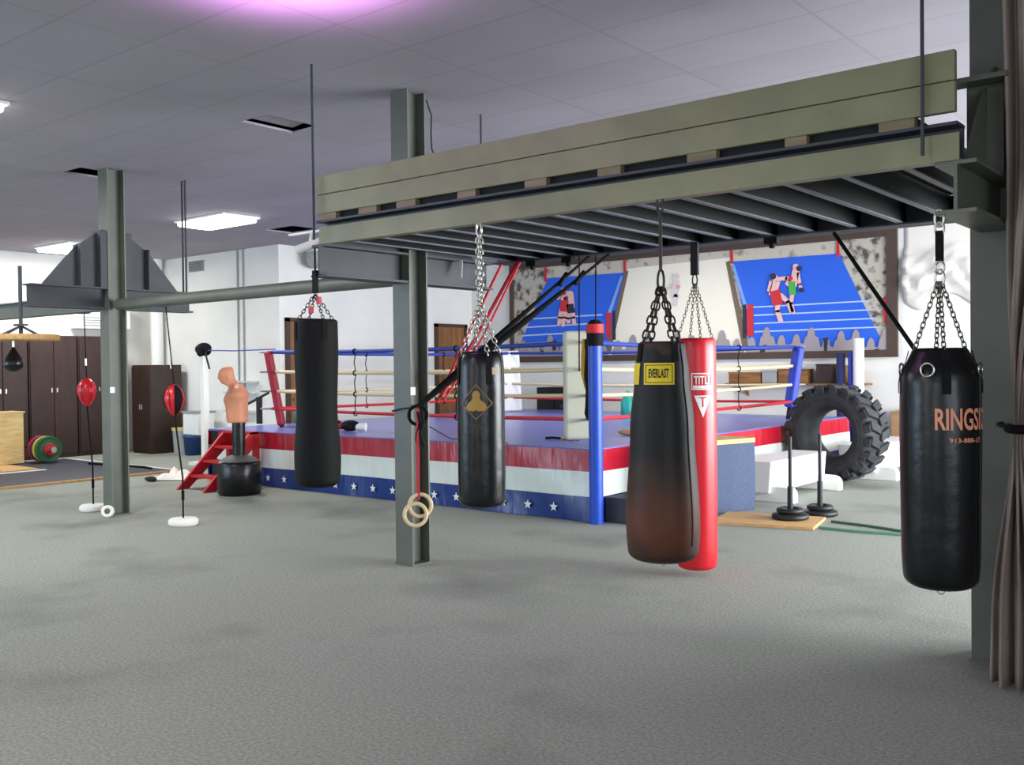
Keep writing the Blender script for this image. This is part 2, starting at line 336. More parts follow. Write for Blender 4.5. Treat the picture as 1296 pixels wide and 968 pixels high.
for k, (a, b, p, q) in enumerate(fw): window('y', YF-.1, a, b, p, q, 1, ['window nearest the end wall', 'second window from the end wall', 'middle window', 'second window from the right wall', 'window nearest the right wall'][k] + ' in the front wall', 190 if k < 3 else 50, (.62, .80, 1) if k < 3 else (.95, .97, 1))

def door(n, y0, y1, z1, lab):
    f = MB(); f.box(XD-.01, XD+.06, y0-.05, y0+.03, 0, z1+.06); f.box(XD-.01, XD+.06, y1-.03, y1+.05, 0, z1+.06); f.box(XD-.01, XD+.06, y0-.05, y1+.05, z1, z1+.07)
    o = f.build('door_%d' % n, M['doorf']); struct(o, lab, 'door')
    MB().box(XD, XD+.03, y0+.03, y1-.03, .01, z1).build('door_leaf', M['door'], o)
    MB().cyl((XD+.03, y0+.12, 1.05), (XD+.09, y0+.12, 1.05), .03, 12).build('door_handle', M['chrome'], o)
door(1, 11.17, 12.06, 2.46, 'brown wooden door behind the leftmost black heavy bag')
door(2, 15.06, 15.96, 2.46, 'brown wooden door beside the mural end, behind the red bands')
struct(MB().box(XD, XR, YM-.02, YM, 0, .1).build('baseboard_back', M['grey']), 'low baseboard along the mural wall', 'baseboard')
struct(MB().box(XE, XD, YW-.02, YW, 0, .1).build('baseboard_left', M['grey']), 'low baseboard along the left wall', 'baseboard')

# ------------------------------------------------- steel columns with arms
def ibeam_y(mb, x, y0, y1, z0, z1, w=.18, t=.018, mi=0):
    mb.box(x-w/2, x+w/2, y0, y1, z0, z0+t, mi); mb.box(x-w/2, x+w/2, y0, y1, z1-t, z1, mi); mb.box(x-.008, x+.008, y0, y1, z0+t, z1-t, mi)
def column(x, yc, lab, full=True, w=.19, dp=.21):
    t = thing('steel_column', lab, 'column', (x, yc, 0), 'painted steel columns')
    s = MB(); h = dp/2; zt = ZC+.3 if x < -10 else ZC-.002
    s.box(x-w/2, x+w/2, yc-h, yc-h+.016, 0, zt); s.box(x-w/2, x+w/2, yc+h-.016, yc+h, 0, zt); s.box(x-.008, x+.008, yc-h+.016, yc+h-.016, 0, zt)
    s.build('column_shaft', M['steel'], t)
    MB().box(x-w/2-.01, x+w/2+.01, yc-h-.01, yc+h+.01, 0, .014).build('base_plate', M['steel'], t)
    a = MB(); ibeam_y(a, x, yc-.95, yc-h, 2.28, 2.52); ibeam_y(a, x, yc+h, yc+.95, 2.28, 2.52)
    a.build('cross_arm', M['steeld'] if w < .25 else M['steel'], t)
    for sg in (-1, 1):
        g = MB(); fn = lambda u, v, d: (x+d, yc+sg*u, v)
        g.prism([(h, 2.52), (.80, 2.52), (.44, 2.94), (h+.02, 3.16), (h, 3.16)] if full else [(h, 2.52), (.8, 2.52), (.7, 2.6), (h, 2.62)], fn, -.009, .009)
        if full: g.box(x-.085, x+.085, yc+sg*.40-.01, yc+sg*.40+.01, 2.52, 2.98)
        if full: g.box(x-.085, x+.085, yc+sg*h-.005, yc+sg*(h+.08), 2.52, 3.14)
        g.build('gusset_plate', M['steeld'] if w < .25 else M['steel'], t)
    return t
YC = 5.693
c1 = column(-10.3, YC, 'steel column with dark triangular gussets beside the red double end balls')
c2 = column(-5.66, YC, 'middle steel column holding the loft end, wrapped by black straps', False)
c3 = column(-1.235, YC+.02, 'large steel column beside the tied velvet curtain', True, .28, .26)
for (c, x, y, z, sx) in ((c1, -10.3+.097, YC-.0, 1.36, 0), (c2, -5.66+.097, YC-.0, 1.38, 0)):
    o = MB().box(x-.002, x+.002, y-.108, y-.055, z, z+.065).build('paper_tag', M['white'], c); o['label'] = 'white paper tag on the shaft'
MB().box(-1.235-.13, -1.235+.13, YC-.52, YC-.40, 2.975, 3.0).build('cap_block', M['steel'], c3)

# horizontal tube and beam between columns
tag(MB().cyl((-10.19, YC, 2.335), (-5.77, YC, 2.335), .062, 20).build('steel_tube_rail', M['steel'], loc=(-8, YC, 2.335)), 'long round steel tube running between the left and middle columns', 'rail')
s = MB(); s.box(-18.5, -10.41, YC-.07, YC+.07, 2.28, 2.295); s.box(-18.5, -10.41, YC-.07, YC+.07, 2.46, 2.475); s.box(-18.5, -10.41, YC-.006, YC+.006, 2.295, 2.46)
tag(s.build('steel_beam_rail', M['steel'], loc=(-14, YC, 2.28)), 'slim steel beam running left from the gusseted column over the lockers', 'beam', kind='thing')
for k, (dx) in enumerate((0, .065)):
    tag(MB().cyl((-10.31+dx, 6.58, 2.52), (-10.31+dx, 6.58, ZC), .012, 8).build('hanger_rod', M['steeld'], loc=(-10.31+dx, 6.58, 2.52)), ('left' if k == 0 else 'right') + ' one of the paired thin rods from ceiling to the gusseted column arm', 'rod', 'paired ceiling rods')

# ----------------------------------------------------------- loft platform
X0, X1, Y0, Y1 = -5.66, -1.215, 4.75, 6.82
loft = thing('overhead_platform', 'olive painted overhead timber and steel platform from which the heavy bags hang', 'platform', (-3.4, 5.75, 2.52))
b = MB(); b.box(X0, X1, Y0+.075, Y0+.09, 2.53, 2.675); b.box(X0, X1, Y0-.03, Y0+.10, 2.675, 2.69)
b.build('front_beam', M['steeld'], loft)  # shadow band under the flange put into dark colour and a recess
b = MB(); b.box(X0, X1, Y0, Y0+.012, 2.52, 2.645); b.box(X0, X1, Y0+.012, Y0+.075, 2.52, 2.53); b.build('front_plate', M['board'], loft)
b = MB(); b.box(X0, X1, Y1-.014, Y1, 2.52, 2.67); b.box(X0, X1, Y1-.09, Y1+.09, 2.52, 2.532); b.box(X0, X1, Y1-.05, Y1+.05, 2.67, 2.682); b.build('back_beam', M['steeld'], loft)
for i, (z0, z1) in enumerate(((2.738, 2.876), (2.880, 3.018))):
    MB().box(X0+.0, X1-.012, Y0-.02, Y0+.018, z0, z1).build('guard_board', M['board'], loft, bevel=.004)
MB().box(X0-.002, X0+.02, Y0+.0, Y1, 2.80, 2.86).build('end_board', M['board'], loft)
slots = [(-1.81, -2.22), (-2.35, -2.79), (-2.99, -3.48), (-3.66, -4.09), (-4.28, -4.74), (-4.92, -5.36), (-5.57, -5.8), (-6.01, -6.29)]
ed = [-1.62]+[v for q in slots for v in q]+[-6.5]
for i in range(0, len(ed), 2):
    a, c = ed[i]*.868, ed[i+1]*.868
    MB().box(min(a, c), max(a, c), Y0-.012, Y0+.03, 2.69, 2.738).build('spacer_block', M['block'], loft)
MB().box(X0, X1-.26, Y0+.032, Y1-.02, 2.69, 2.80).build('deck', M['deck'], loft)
k = 0; x = -5.45
while x < -1.3:
    j = MB(); j.box(x-.018, x+.018, Y0+.092, Y1-.014, 2.54, 2.675); jo = j.build('joist', M['joist'], loft); MB().box(x-.02, x+.02, Y0+.092, Y1-.014, 2.532, 2.54).build('lit_flange_strip', M['litflange'], jo); x += .305  # strip paler than its joist: floor bounce put into the colour
for (x, y) in ((X0-.0, Y0-.05), (X1-.145, Y0-.05), (X0, 6.6), (X1-.15, 6.6)):
    MB().cyl((x, y, 2.68 if y > 5 else 2.55), (x, y, ZC), .009, 8).build('hanger_rod', M['steeld'], loft)
# loose bits about the loft
pts = [oz(530, 124, ZC)]
a, e = Vector((-5.70, 5.95, ZC)), Vector((-5.52, 6.0, 2.74)); pts = [a+(e-a)*(i/8)+Vector((.03*math.sin(i*1.7), 0, 0)) for i in range(9)]
tag(MB().tube(pts, .006, 6).build('loose_cable', M['dark'], loc=a), 'thin wavy dark cable from the ceiling beside the middle column top', 'cable')
fp = [oy(*q_, 6.2) for q_ in ((571, 301), (585, 303), (584, 326))]; q = MB(); q.add([tuple(p+Vector((0, d, 2.531-fp[0].z))) for d in (0, .004) for p in fp], [(0, 1, 2), (3, 5, 4), (0, 3, 4, 1), (1, 4, 5, 2), (2, 5, 3, 0)]); tag(q.build('paper_pennant', M['white'], loc=fp[0]), 'small white triangular pennant hanging under the loft beside the bright chain', 'pennant')
cm = thing('security_camera', 'small white security camera bracketed to the left end of the loft', 'camera', (-5.78, 4.76, 2.62))
MB().cyl((-5.70, 4.80, 2.55), (-5.86, 4.70, 2.49), .034, 16).build('camera_body', M['white'], cm)
MB().cyl((-5.715, 4.81, 2.555), (-5.685, 4.79, 2.542), .03, 16).build('lens', M['black'], cm)
c_ = MB(); c_.cyl((-5.775, 4.755, 2.53), (-5.76, 4.765, 2.62), .012, 8); c_.box(-6.02, -5.66, 4.75, 4.79, 2.615, 2.63); c_.build('bracket', M['white'], cm)

# ============================================================= HEAVY BAGS
def rprof(prof, z):
    for (r0, z0), (r1, z1) in zip(prof, prof[1:]):
        if z0 <= z <= z1 and z1 > z0: return r0+(r1-r0)*(z-z0)/(z1-z0)
    return prof[-1][0]
def smooth_prof(keys, rb, n=26):
    zb = keys[0][1]; zt = keys[-1][1]; out = [(.0001, zb)]
    r0 = keys[0][0]
    for k in range(1, 8): q = PI/2*k/7; out.append((r0-rb+rb*math.sin(q), zb+rb*.8*(1-math.cos(q))))
    zs = zb+rb*.8
    for k in range(1, n+1):
        z = zs+(zt-.02-zs)*k/n
        i = max(i for i, q in enumerate(keys) if q[1] <= z+1e-6); i = min(i, len(keys)-2)
        u = (z-keys[i][1])/(keys[i+1][1]-keys[i][1]); u = u*u*(3-2*u); out.append((keys[i][0]+(keys[i+1][0]-keys[i][0])*u, z))
    rt = keys[-1][0]; out += [(rt-.004, zt-.008), (rt-.016, zt), (rt-.03, zt-.012), (.0001, zt-.03)]
    return out
class Bag:
    def __init__(s, x, y, keys, rb, m, label, hang_z, rope_top=None):
        s.x, s.y = x, y; s.prof = smooth_prof(keys, rb); s.z0, s.z1 = keys[0][1], keys[-1][1]; s.rt = keys[-1][0]
        s.t = thing('heavy_bag', label, 'punching bag', (x, y, s.z0), 'hanging heavy bags')
        s.body = MB().lathe(s.prof, (x, y, 0), seg=40).build('bag_body', m, s.t)
        s.th = math.atan2(-y, -x)
    def wrap(s, name, vf, m, cu, cz, off=.004, label=None):
        v, f = vf; P = []
        for u, w in v:
            z = cz+w; r = rprof(s.prof[8:], z)+off; a = s.th+cu/rprof(s.prof[8:], cz)+u/r; P.append((s.x+r*math.cos(a), s.y+r*math.sin(a), z))
        o = MB().add(P, f, 0, False).build(name, m, s.t)
        if label: o['label'] = label
        return o
    def chains(s, apex, n=4, L=.045, w=.013, r=.004, m='chain', a0=.4):
        for k in range(n):
            a = s.th+a0+2*PI*k/n; q = MB(); chain(q, (s.x+(s.rt-.01)*math.cos(a), s.y+(s.rt-.01)*math.sin(a), s.z1-.02), (s.x+.008*math.cos(a), s.y+.008*math.sin(a), apex), L, w, r); q.build('chain', M[m], s.t)
    def seam(s, a):
        q = MB(); q.tube([(s.x+(r+.001)*math.cos(a), s.y+(r+.001)*math.sin(a), z) for r, z in s.prof[8:-4]], .004, 5); q.build('seam', s.body.data.materials[0], s.t)
    def straps(s, n, m, a0=.4, ln=.17):
        for k in range(n):
            a = s.th+a0+2*PI*k/n; q = MB(); P = []
            for i in range(5):
                z = s.z1-.01-ln*i/4; r = rprof(s.prof[8:], min(z, s.z1-.03))+.006
                for da in (-.02, .02): P.append((s.x+r*math.cos(a+da/r), s.y+r*math.sin(a+da/r), z))
            q.add(P, [(2*i, 2*i+1, 2*i+3, 2*i+2) for i in range(4)]); q.build('hanging_strap', M[m], s.t)
    def ring(s, a, z, r=.024):
        rr = rprof(s.prof[8:], min(z, s.z1-.03))+.012
        MB().torus((s.x+rr*math.cos(a), s.y+rr*math.sin(a), z), (math.cos(a), math.sin(a), 0), r, .005, 20, 8).build('steel_ring', M['chrome'], s.t)
def shackle(mb, x, y, z0, z1, r=.006):
    zc = (z0+z1)/2; mb.tube([(x+.02*math.cos(a), y, zc+(z1-z0)/2*math.sin(a)) for a in [2*PI*k/14 for k in range(14)]], r, 6, 0, True)

# A: plain black, leftmost
A = Bag(-5.70, 4.74, [(.166, .725), (.172, .95), (.150, 1.30), (.162, 1.75), (.160, 1.965)], .07, M['blackm'], 'plain black canvas heavy bag, leftmost, hanging from the loft corner by a dark strap', 2.3)
A.chains(2.15, 4, .036, .010, .0034, 'chaind'); A.straps(4, 'black', .4, .14)
q = MB(); q.box(A.x-.022, A.x+.022, A.y-.012, A.y+.012, 2.16, 2.33); q.cyl((A.x, A.y, 2.33), (A.x, A.y, 2.50), .007, 8); q.build('hanging_strap', M['black'], A.t)
for a, dz in ((A.th-.5, .07), (A.th+.35, .14)):
    o = MB().box(A.x+.07*math.cos(a)-.016, A.x+.07*math.cos(a)+.016, A.y+.07*math.sin(a)-.012, A.y+.07*math.sin(a)+.012, 1.96+dz-.02, 1.96+dz+.03).build('strap_pad', M['redband'], A.t); o['label'] = 'red strap pad'
# B: black with gold diamond emblem
B = Bag(-4.107, 4.76, [(.148, .705), (.153, .9), (.152, 1.45), (.148, 1.62), (.130, 1.70)], .05, M['blackv'], 'black vinyl heavy bag with a gold diamond emblem beside the middle column', 2.5)
B.straps(4, 'black', .35, .2)
ap = 1.99
for k in range(4):
    a = B.th+.35+2*PI*k/4; q = MB(); chain(q, (B.x+.135*math.cos(a), B.y+.135*math.sin(a), 1.67), (B.x+.012*math.cos(a), B.y+.012*math.sin(a), ap), .042, .012, .0042); q.build('chain', M['chrome'], B.t)
q = MB(); chain(q, (B.x-.012, B.y, ap-.1), (B.x-.01, B.y, 2.46), .045, .014, .0052); chain(q, (B.x+.014, B.y, ap-.05), (B.x+.012, B.y, 2.46), .045, .014, .0052); q.build('chain', M['chrome'], B.t)
q = MB(); shackle(q, B.x, B.y, 2.44, 2.53, .008); q.build('shackle', M['chrome'], B.t)
dia = [(0, -.105), (.11, 0), (0, .125), (-.11, 0)]; din = [(a_*.88, b_*.88) for a_, b_ in dia]
B.wrap('emblem_border', poly_mesh(frame_polys(dia, din)), mat('emblem_border', (110, 88, 50), .6), -.03, 1.372)
fig = [(-.072, -.025), (-.055, -.045), (-.02, -.05), (0, -.042), (.02, -.05), (.055, -.045), (.072, -.025), (.05, .005), (.03, .02), (.022, .035), (.027, .055), (.016, .075), (0, .08), (-.016, .075), (-.027, .055), (-.022, .035), (-.03, .02), (-.05, .005)]
B.wrap('emblem_figure', poly_mesh([fig], .02), M['gold'], -.03, 1.372)
B.wrap('print_line', poly_mesh([rect(.10, .012, 0, 0), rect(.075, .008, 0, -.02)]), mat('faded_print', (60, 52, 38), .7), -.03, 1.235)
B.wrap('sewn_tag', poly_mesh([rect(.05, .045)]), mat('beige_tag', (186, 170, 138), .7), .095, 1.575)
B.seam(B.th+1.1); B.seam(B.th-1.2)
# C: worn black and brown with yellow patch
C = Bag(-2.777, 4.76, [(.196, .515), (.205, .72), (.178, 1.25), (.150, 1.55), (.130, 1.73)], .07, M['leather'], 'worn black and brown heavy bag with yellow patch, in front of the red bag', 2.5)
C.chains(2.03, 4, .052, .015, .0055, 'chaind', .55); C.straps(4, 'black', .55, .1)
q = MB(); shackle(q, C.x, C.y, 2.0, 2.13, .008); q.cyl((C.x, C.y, 2.12), (C.x, C.y, 2.46), .010, 8); shackle(q, C.x, C.y, 2.44, 2.54, .008); q.build('hook_rod', M['chaind'], C.t)
for cu, w in ((-.016, .175), (-.2, .13)):
    v = poly_mesh([rect(w, .118)], .025); C.wrap('yellow_patch', v, M['yellow'], cu, 1.553, .003, 'yellow maker patch')
C.wrap('patch_lettering', fit_text('EVERLAST', .112, .05, .022), M['blackp'], -.016, 1.556, .006)
C.wrap('patch_border', poly_mesh(frame_polys(rect(.155, .098), rect(.148, .091))), M['blackp'], -.016, 1.553, .0055)
q = MB(); q.torus((C.x, C.y, .50), (C.x, -C.y, 0), .02, .003, 16, 6); q.build('bottom_ring', M['chrome'], C.t); C.seam(C.th+.9); C.seam(C.th-2.2)
# D: tall red
D = Bag(-3.59, 6.66, [(.150, .05), (.156, .2), (.156, 1.2), (.154, 1.7), (.150, 1.80)], .05, M['redv'], 'tall red heavy bag with white triangle mark, behind the worn brown bag', 2.5)
D.chains(2.21, 4, .034, .009, .003, 'chain', .3)
q = MB(); shackle(q, D.x, D.y, 2.19, 2.29, .006); q.box(D.x-.03, D.x+.03, D.y-.012, D.y+.012, 2.28, 2.53); q.build('hanging_strap', M['dark'], D.t)
uD = .052
D.wrap('logo_frame', poly_mesh(frame_polys(rect(.172, .125), rect(.155, .108))), M['whitep'], uD, 1.475)
D.wrap('logo_letters', fit_text('TITLE', .132, .062, .02), M['whitep'], uD, 1.485)
D.wrap('logo_bar', poly_mesh([rect(.145, .022)]), M['whitep'], uD, 1.434)
D.wrap('logo_triangle', poly_mesh([[(-.066, .07), (0, -.095), (.066, .07)]], .02), M['whitep'], uD, 1.30)
D.wrap('logo_letter', fit_text('T', .052, .075), M['redv'], uD, 1.322, .006)
D.wrap('bottom_trim', poly_mesh([rect(.9, .02)], .04), M['dark'], 0, .085)
# E: right black
E_ = Bag(-1.315, 4.80, [(.165, .55), (.172, .75), (.178, 1.25), (.176, 1.52), (.125, 1.665)], .07, M['blackv'], 'black vinyl heavy bag with salmon lettering beside the large column and curtain', 2.4)
E_.chains(1.97, 4, .032, .009, .0032, 'chain', .15); E_.straps(4, 'black', .15, .2)
for k in range(4): E_.ring(E_.th-.3+k*PI/2, 1.565, .03)
q = MB(); shackle(q, E_.x, E_.y, 1.95, 2.03, .006); shackle(q, E_.x, E_.y, 2.01, 2.07, .006); q.build('swivel', M['chrome'], E_.t)
q = MB(); q.box(E_.x-.016, E_.x+.016, E_.y-.012, E_.y+.012, 2.07, 2.21); q.build('hanging_strap', M['black'], E_.t)
q = MB(); shackle(q, E_.x, E_.y, 2.19, 2.25, .006); shackle(q, E_.x, E_.y, 2.23, 2.31, .007); q.build('shackle', M['chrome'], E_.t)
E_.wrap('maker_lettering', fit_text('RINGSIDE', .33, .10, .022), M['tan'], .140, 1.342)
E_.wrap('number_lettering', fit_text('913-888-17', .165, .022, .02), M['tan'], .118, 1.247)
q = MB(); q.torus((E_.x, E_.y, .535), (E_.x, -E_.y, 0), .02, .003, 16, 6); q.build('bottom_ring', M['chrome'], E_.t); E_.seam(E_.th+1.2)

# ============================================================ BOXING RING
RX0, RX1, RY0, RY1, RZ = -12.4, -5.62, 8.29, 15.45, .748
ring = thing('boxing_ring', 'raised boxing ring with red white and blue starred apron and four corner pads', 'boxing ring', (-9, 11.7, 0))
MB().box(RX0+.03, RX1-.03, RY0+.03, RY1-.03, 0, RZ-.03).build('platform', M['dark'], ring)
MB().box(RX0+.0, RX1-.0, RY0+.0, RY1, RZ-.03, RZ).build('canvas_mat', M['mat_'], ring, bevel=.012)
def apron(p0, p1, nrm, name):
    p0 = Vector(p0); p1 = Vector(p1); nrm = Vector(nrm); L = (p1-p0).length; nu = int(L/.1); vs = []; fs = []; mi = []
    zs = [RZ-.012, RZ-.10, RZ-.235, RZ-.36, RZ-.49, .12, .005]
    lev = []
    for iz, z in enumerate(zs):
        for iu in range(nu+1):
            u = iu/nu; w = .008+.012*math.sin(u*L*5.1+z*6)*(1-z/RZ)+.03*(1-z/RZ)
            q = p0+(p1-p0)*u+nrm*w; vs.append((q.x, q.y, z))
    mb = MB()
    mb.v = [Vector(v) for v in vs]
    for iz in range(len(zs)-1):
        for iu in range(nu):
            a = iz*(nu+1)+iu; mb.f.append([a, a+1, a+nu+2, a+nu+1]); mb.m.append(0 if iz < 2 else 1 if iz < 4 else 2); mb.sm.append(True)
    o = mb.build(name, [M['apr'], M['apw'], M['apb']], ring)
    st = MB(); k = int(L/.345); t = (p1-p0).normalized()
    for i in range(k):
        c = p0+t*(.17+i*.345)+nrm*.052; zc = .125; P = []
        for j in range(10):
            rr = .055 if j % 2 == 0 else .023; an = PI/2+j*PI/5; q = c+t*(rr*math.cos(an)); P.append((q.x+nrm.x*.004, q.y+nrm.y*.004, zc+rr*math.sin(an)))
        q = c; P.append((q.x+nrm.x*.004, q.y+nrm.y*.004, zc)); st.add(P, [(j, (j+1) % 10, 10) for j in range(10)])
    s_ = st.build('white_stars', M['white'], o); s_['label'] = 'white stars printed along the blue band'
apron((RX0+.25, RY0, 0), (RX1, RY0, 0), (0, -1, 0), 'apron'); apron((RX1, RY0, 0), (RX1, RY1, 0), (1, 0, 0), 'apron'); apron((RX0, RY1, 0), (RX0, RY0, 0), (-1, 0, 0), 'apron'); apron((RX1, RY1, 0), (RX0, RY1, 0), (0, 1, 0), 'apron')
ins = .62
CN = {'near': Vector((RX1-.42, RY0+.45, 0)), 'left': Vector((RX0+.55, RY0+.72, 0)), 'far': Vector((RX0+.72, 14.37, 0)), 'right': Vector((RX1-.45, 14.4, 0))}
ctr = Vector(((RX0+RX1)/2, 11.67, 0))
# posts: the near one is a blue padded post standing on the floor outside the apron
np_ = MB().cyl((RX1+.05, RY0-.06, 0), (RX1+.05, RY0-.06, 1.90), .072, 20).build('corner_post', M['bluepost'], ring)
q = MB(); q.cyl((RX1+.05, RY0-.06, 1.80), (RX1+.05, RY0-.06, 1.93), .085, 20); q.build('post_tape', M['black'], np_)
q = MB(); q.cyl((RX1+.05, RY0-.06, 1.93), (RX1+.05, RY0-.06, 2.02), .092, 20); q.build('post_collar', M['redrope'], np_)
q = MB(); q.lathe([(.0001, 2.07), (.05, 2.06), (.08, 2.02)], (RX1+.05, RY0-.06, 0), seg=20); q.build('post_cap', M['black'], np_)
for nm, dx, dy in (('left', -.12, -.12), ('far', -.12, .12), ('right', .12, .12)):
    c = CN[nm]; ln, zm = {'left': (Vector((-.13, -.11, 0)), 1.31), 'far': (Vector((-.06, 0, 0)), 1.33), 'right': (Vector((.12, .1, 0)), 1.395)}[nm]
    off_ = Vector((c.x, c.y, 0)).normalized()*.05+(Vector((.03, .03, 0)) if nm == 'left' else Vector((0, 0, 0)))
    a_, b_ = c+off_+ln*(RZ-zm), c+off_+ln*(1.8-zm); a_.z, b_.z = RZ, 1.8
    MB().cyl(a_, b_, .035, 12).build('corner_post', M['blackm'], ring)
def pad(c, m, w, d, z0, z1, lean, label):
    out = (c-ctr).normalized(); side = Vector((-out.y, out.x, 0)); up = (Vector((0, 0, 1))+lean).normalized()
    out2 = (out-up*out.dot(up)).normalized(); side2 = up.cross(out2)
    cc = Vector((c.x, c.y, (z0+z1)/2)); o = MB().obox(cc, (side2, out2, up), (w/2, d/2, (z1-z0)/2)).build('corner_pad', m, ring, bevel=.04, bseg=3); o['label'] = label
    return o
pr_ = pad(CN['left']+Vector((.03, .03, 0)), M['redpad'], .26, .10, RZ+.01, 1.88, Vector((-.13, -.11, 0)), 'red leaning corner pad')
for k in range(9):
    z = .86+k*.055
    c = CN['left']+Vector((.03, .03, 0))
pad(CN['far'], M['white'], .42, .12, RZ+.005, 1.90, Vector((-.06, .0, 0)), 'white corner pad')
pad(CN['right'], M['bluepad'], .26, .12, .92, 1.87, Vector((.12, .1, 0)), 'blue corner pad')
gp = pad(CN['near']+Vector((-.07, -.03, 0)), M['greypad'], .34, .10, .80, 1.98, Vector((0, 0, 0)), 'greyish white corner pad seen from behind')
ZR = [(1.855, 'bluerope', .026), (1.565, 'cream', .024), (1.28, 'cream', .022), (1.02, 'redrope', .022)]
order = ['near', 'left', 'far', 'right']
for i in range(4):
    a, c = CN[order[i]], CN[order[(i+1) % 4]]
    for z, mm, r in ZR:
        sag = .03; P = [(a.x+(c.x-a.x)*u, a.y+(c.y-a.y)*u, z-sag*4*u*(1-u)*(1 if z > 1.2 else .6)) for u in [k/12 for k in range(13)]]
        MB().tube(P, r, 10).build('rope', M[mm], ring)
    for u in (.34, .67):
        q = MB(); x, y = a.x+(c.x-a.x)*u, a.y+(c.y-a.y)*u
        q.tube([(x+.008*math.sin(k*2.1), y+.008*math.cos(k*1.7), 1.85-k*.085) for k in range(11)], .007, 6)
        for z, _, r in ZR: q.torus((x, y, z-.027), (c-a), r+.008, .008, 14, 6)
        q.build('rope_spacer', M['black'], ring)
for nm in order:
    c = CN[nm]; tgt = Vector((RX1+.05, RY0-.06, 0)) if nm == 'near' else c+(c-ctr).normalized()*.17
    for z, _, r in ZR: MB().cyl((c.x, c.y, z), (tgt.x, tgt.y, z), .016, 8).build('turnbuckle', M['grey'], ring)

# stuff on and about the ring ------------------------------------------------
def blob(mb, c, rx, ry, rz, rot=0, mi=0, n=16, ph=0, amp=.12):
    vs = []; fs = []; m_ = 10
    for i in range(m_+1):
        th = PI*i/m_
        for k in range(n):
            a = 2*PI*k/n; w = 1+amp*math.sin(3*a+ph+th*2)*math.sin(th)
            x, y, z = rx*math.sin(th)*math.cos(a)*w, ry*math.sin(th)*math.sin(a)*w, -rz*math.cos(th)
            vs.append((c[0]+x*math.cos(rot)-y*math.sin(rot), c[1]+x*math.sin(rot)+y*math.cos(rot), c[2]+z))
    for i in range(m_):
        for k in range(n): fs.append((i*n+k, i*n+(k+1) % n, (i+1)*n+(k+1) % n, (i+1)*n+k))
    return mb.add(vs, fs, mi, True)
def glove(name, p, rot, m, lab, cuff='white', grp=None):
    t = thing(name, lab, 'boxing glove', p, grp); p = Vector(p); d = Vector((math.cos(rot), math.sin(rot), 0)); s = Vector((-d.y, d.x, 0))
    blob(MB(), p+Vector((0, 0, .075)), .14, .085, .075, rot, ph=1, amp=.08).build('glove_fist', m, t)
    blob(MB(), p+d*.02+s*.075+Vector((0, 0, .06)), .085, .036, .04, rot+.25, amp=.04).build('thumb', m, t)
    q = MB(); q.tube([p-d*.09+Vector((0, 0, .065)), p-d*.15+Vector((0, 0, .06)), p-d*.22+Vector((0, 0, .058))], [.055, .05, .056], 16); o = q.build('cuff', M[cuff], t)
g0 = oz(410, 545, RZ); g1 = oz(440, 546, RZ)
glove('boxing_glove', g1+Vector((0, .05, .002)), PI+.5, M['black'], 'black boxing glove with white cuff lying on the ring mat', 'white', 'gloves on the ring')
glove('boxing_glove', g1+Vector((-.42, .1, .002)), -2.6, M['black'], 'black boxing glove with red cuff, farther back on the ring mat', 'redband', 'gloves on the ring')
# hand wraps on the near corner of the mat, hanging straps and towel
w = oz(722, 557, RZ); q = MB()
q.tube([(w.x-.13+.03*k, w.y+.05*math.sin(k*1.9), RZ+.02+.012*math.sin(k*2.3)) for k in range(10)], .017, 8); q.tube([(w.x-.1+.02*k, w.y+.06*math.cos(k*1.6)-.02, RZ+.025) for k in range(9)], .015, 8)
tag(q.build('hand_wrap', M['plate_y'], loc=w), 'heap of yellow hand wraps at the near edge of the ring mat', 'hand wrap')
tag(MB().tube([(w.x-.34, w.y-.02, RZ+.014), (w.x-.24, w.y-.0, RZ+.02), (w.x-.16, w.y+.03, RZ+.014)], .014, 8).build('black_strap', M['black'], loc=w), 'short black strap lying beside the yellow hand wraps', 'strap')
w = oz(800, 551, RZ); q = MB(); blob(q, (w.x, w.y, RZ+.04), .17, .10, .04, .5); tag(q.build('focus_mitt', mat('tan_leather', (176, 128, 84), .6), loc=w), 'flat tan leather mitt lying on the ring mat right of the blue post', 'mitt')
nx, ny = RX1-.11, RY0+.09
q = MB(); P = [(nx-.02, ny, 1.88-.07*k) for k in range(13)]
q.tube([(x+.01*math.sin(k), y, z) for k, (x, y, z) in enumerate(P)], [.05, .058, .05, .05, .045, .05, .055, .05, .052, .05, .045, .05, .03], 10, flat=.6)
tag(q.build('jump_rope_bundle', M['black'], loc=(nx, ny, 1.4)), 'black bundle of straps and ropes hanging behind the blue corner post', 'strap bundle')
q = MB(); q.tube([(nx-.08, ny+.03, 1.88), (nx-.09, ny+.03, 1.70), (nx-.10, ny+.03, 1.52), (nx-.08, ny+.03, 1.36)], [.04, .05, .042, .015], 10, flat=.5)
tag(q.build('towel', mat('mustard_towel', (196, 148, 40), .8), loc=(nx-.08, ny, 1.5)), 'mustard yellow cloth hanging beside the black strap bundle', 'towel')
q = MB(); q.lathe([(.0001, 0), (.045, 0), (.048, .02), (.048, .1), (.02, .15), (.018, .18), (.0001, .18)], (nx-.02, ny+.12, RZ), seg=16); tag(q.build('water_bottle', M['plastic'], loc=(nx-.02, ny+.12, RZ)), 'small white bottle on the ring mat at the foot of the blue post', 'bottle')
w = Vector((-8.95, 14.2, RZ)); j = thing('water_jug', 'teal water jug at the back edge of the ring mat', 'jug', w)
MB().lathe([(.0001, 0), (.11, 0), (.12, .03), (.12, .24), (.09, .29), (.09, .30)], w, seg=20).build('jug_body', M['teal'], j); MB().lathe([(.085, .30), (.085, .35), (.03, .37), (.03, .42), (.0001, .42)], w, seg=16).build('lid', M['teal'], j)
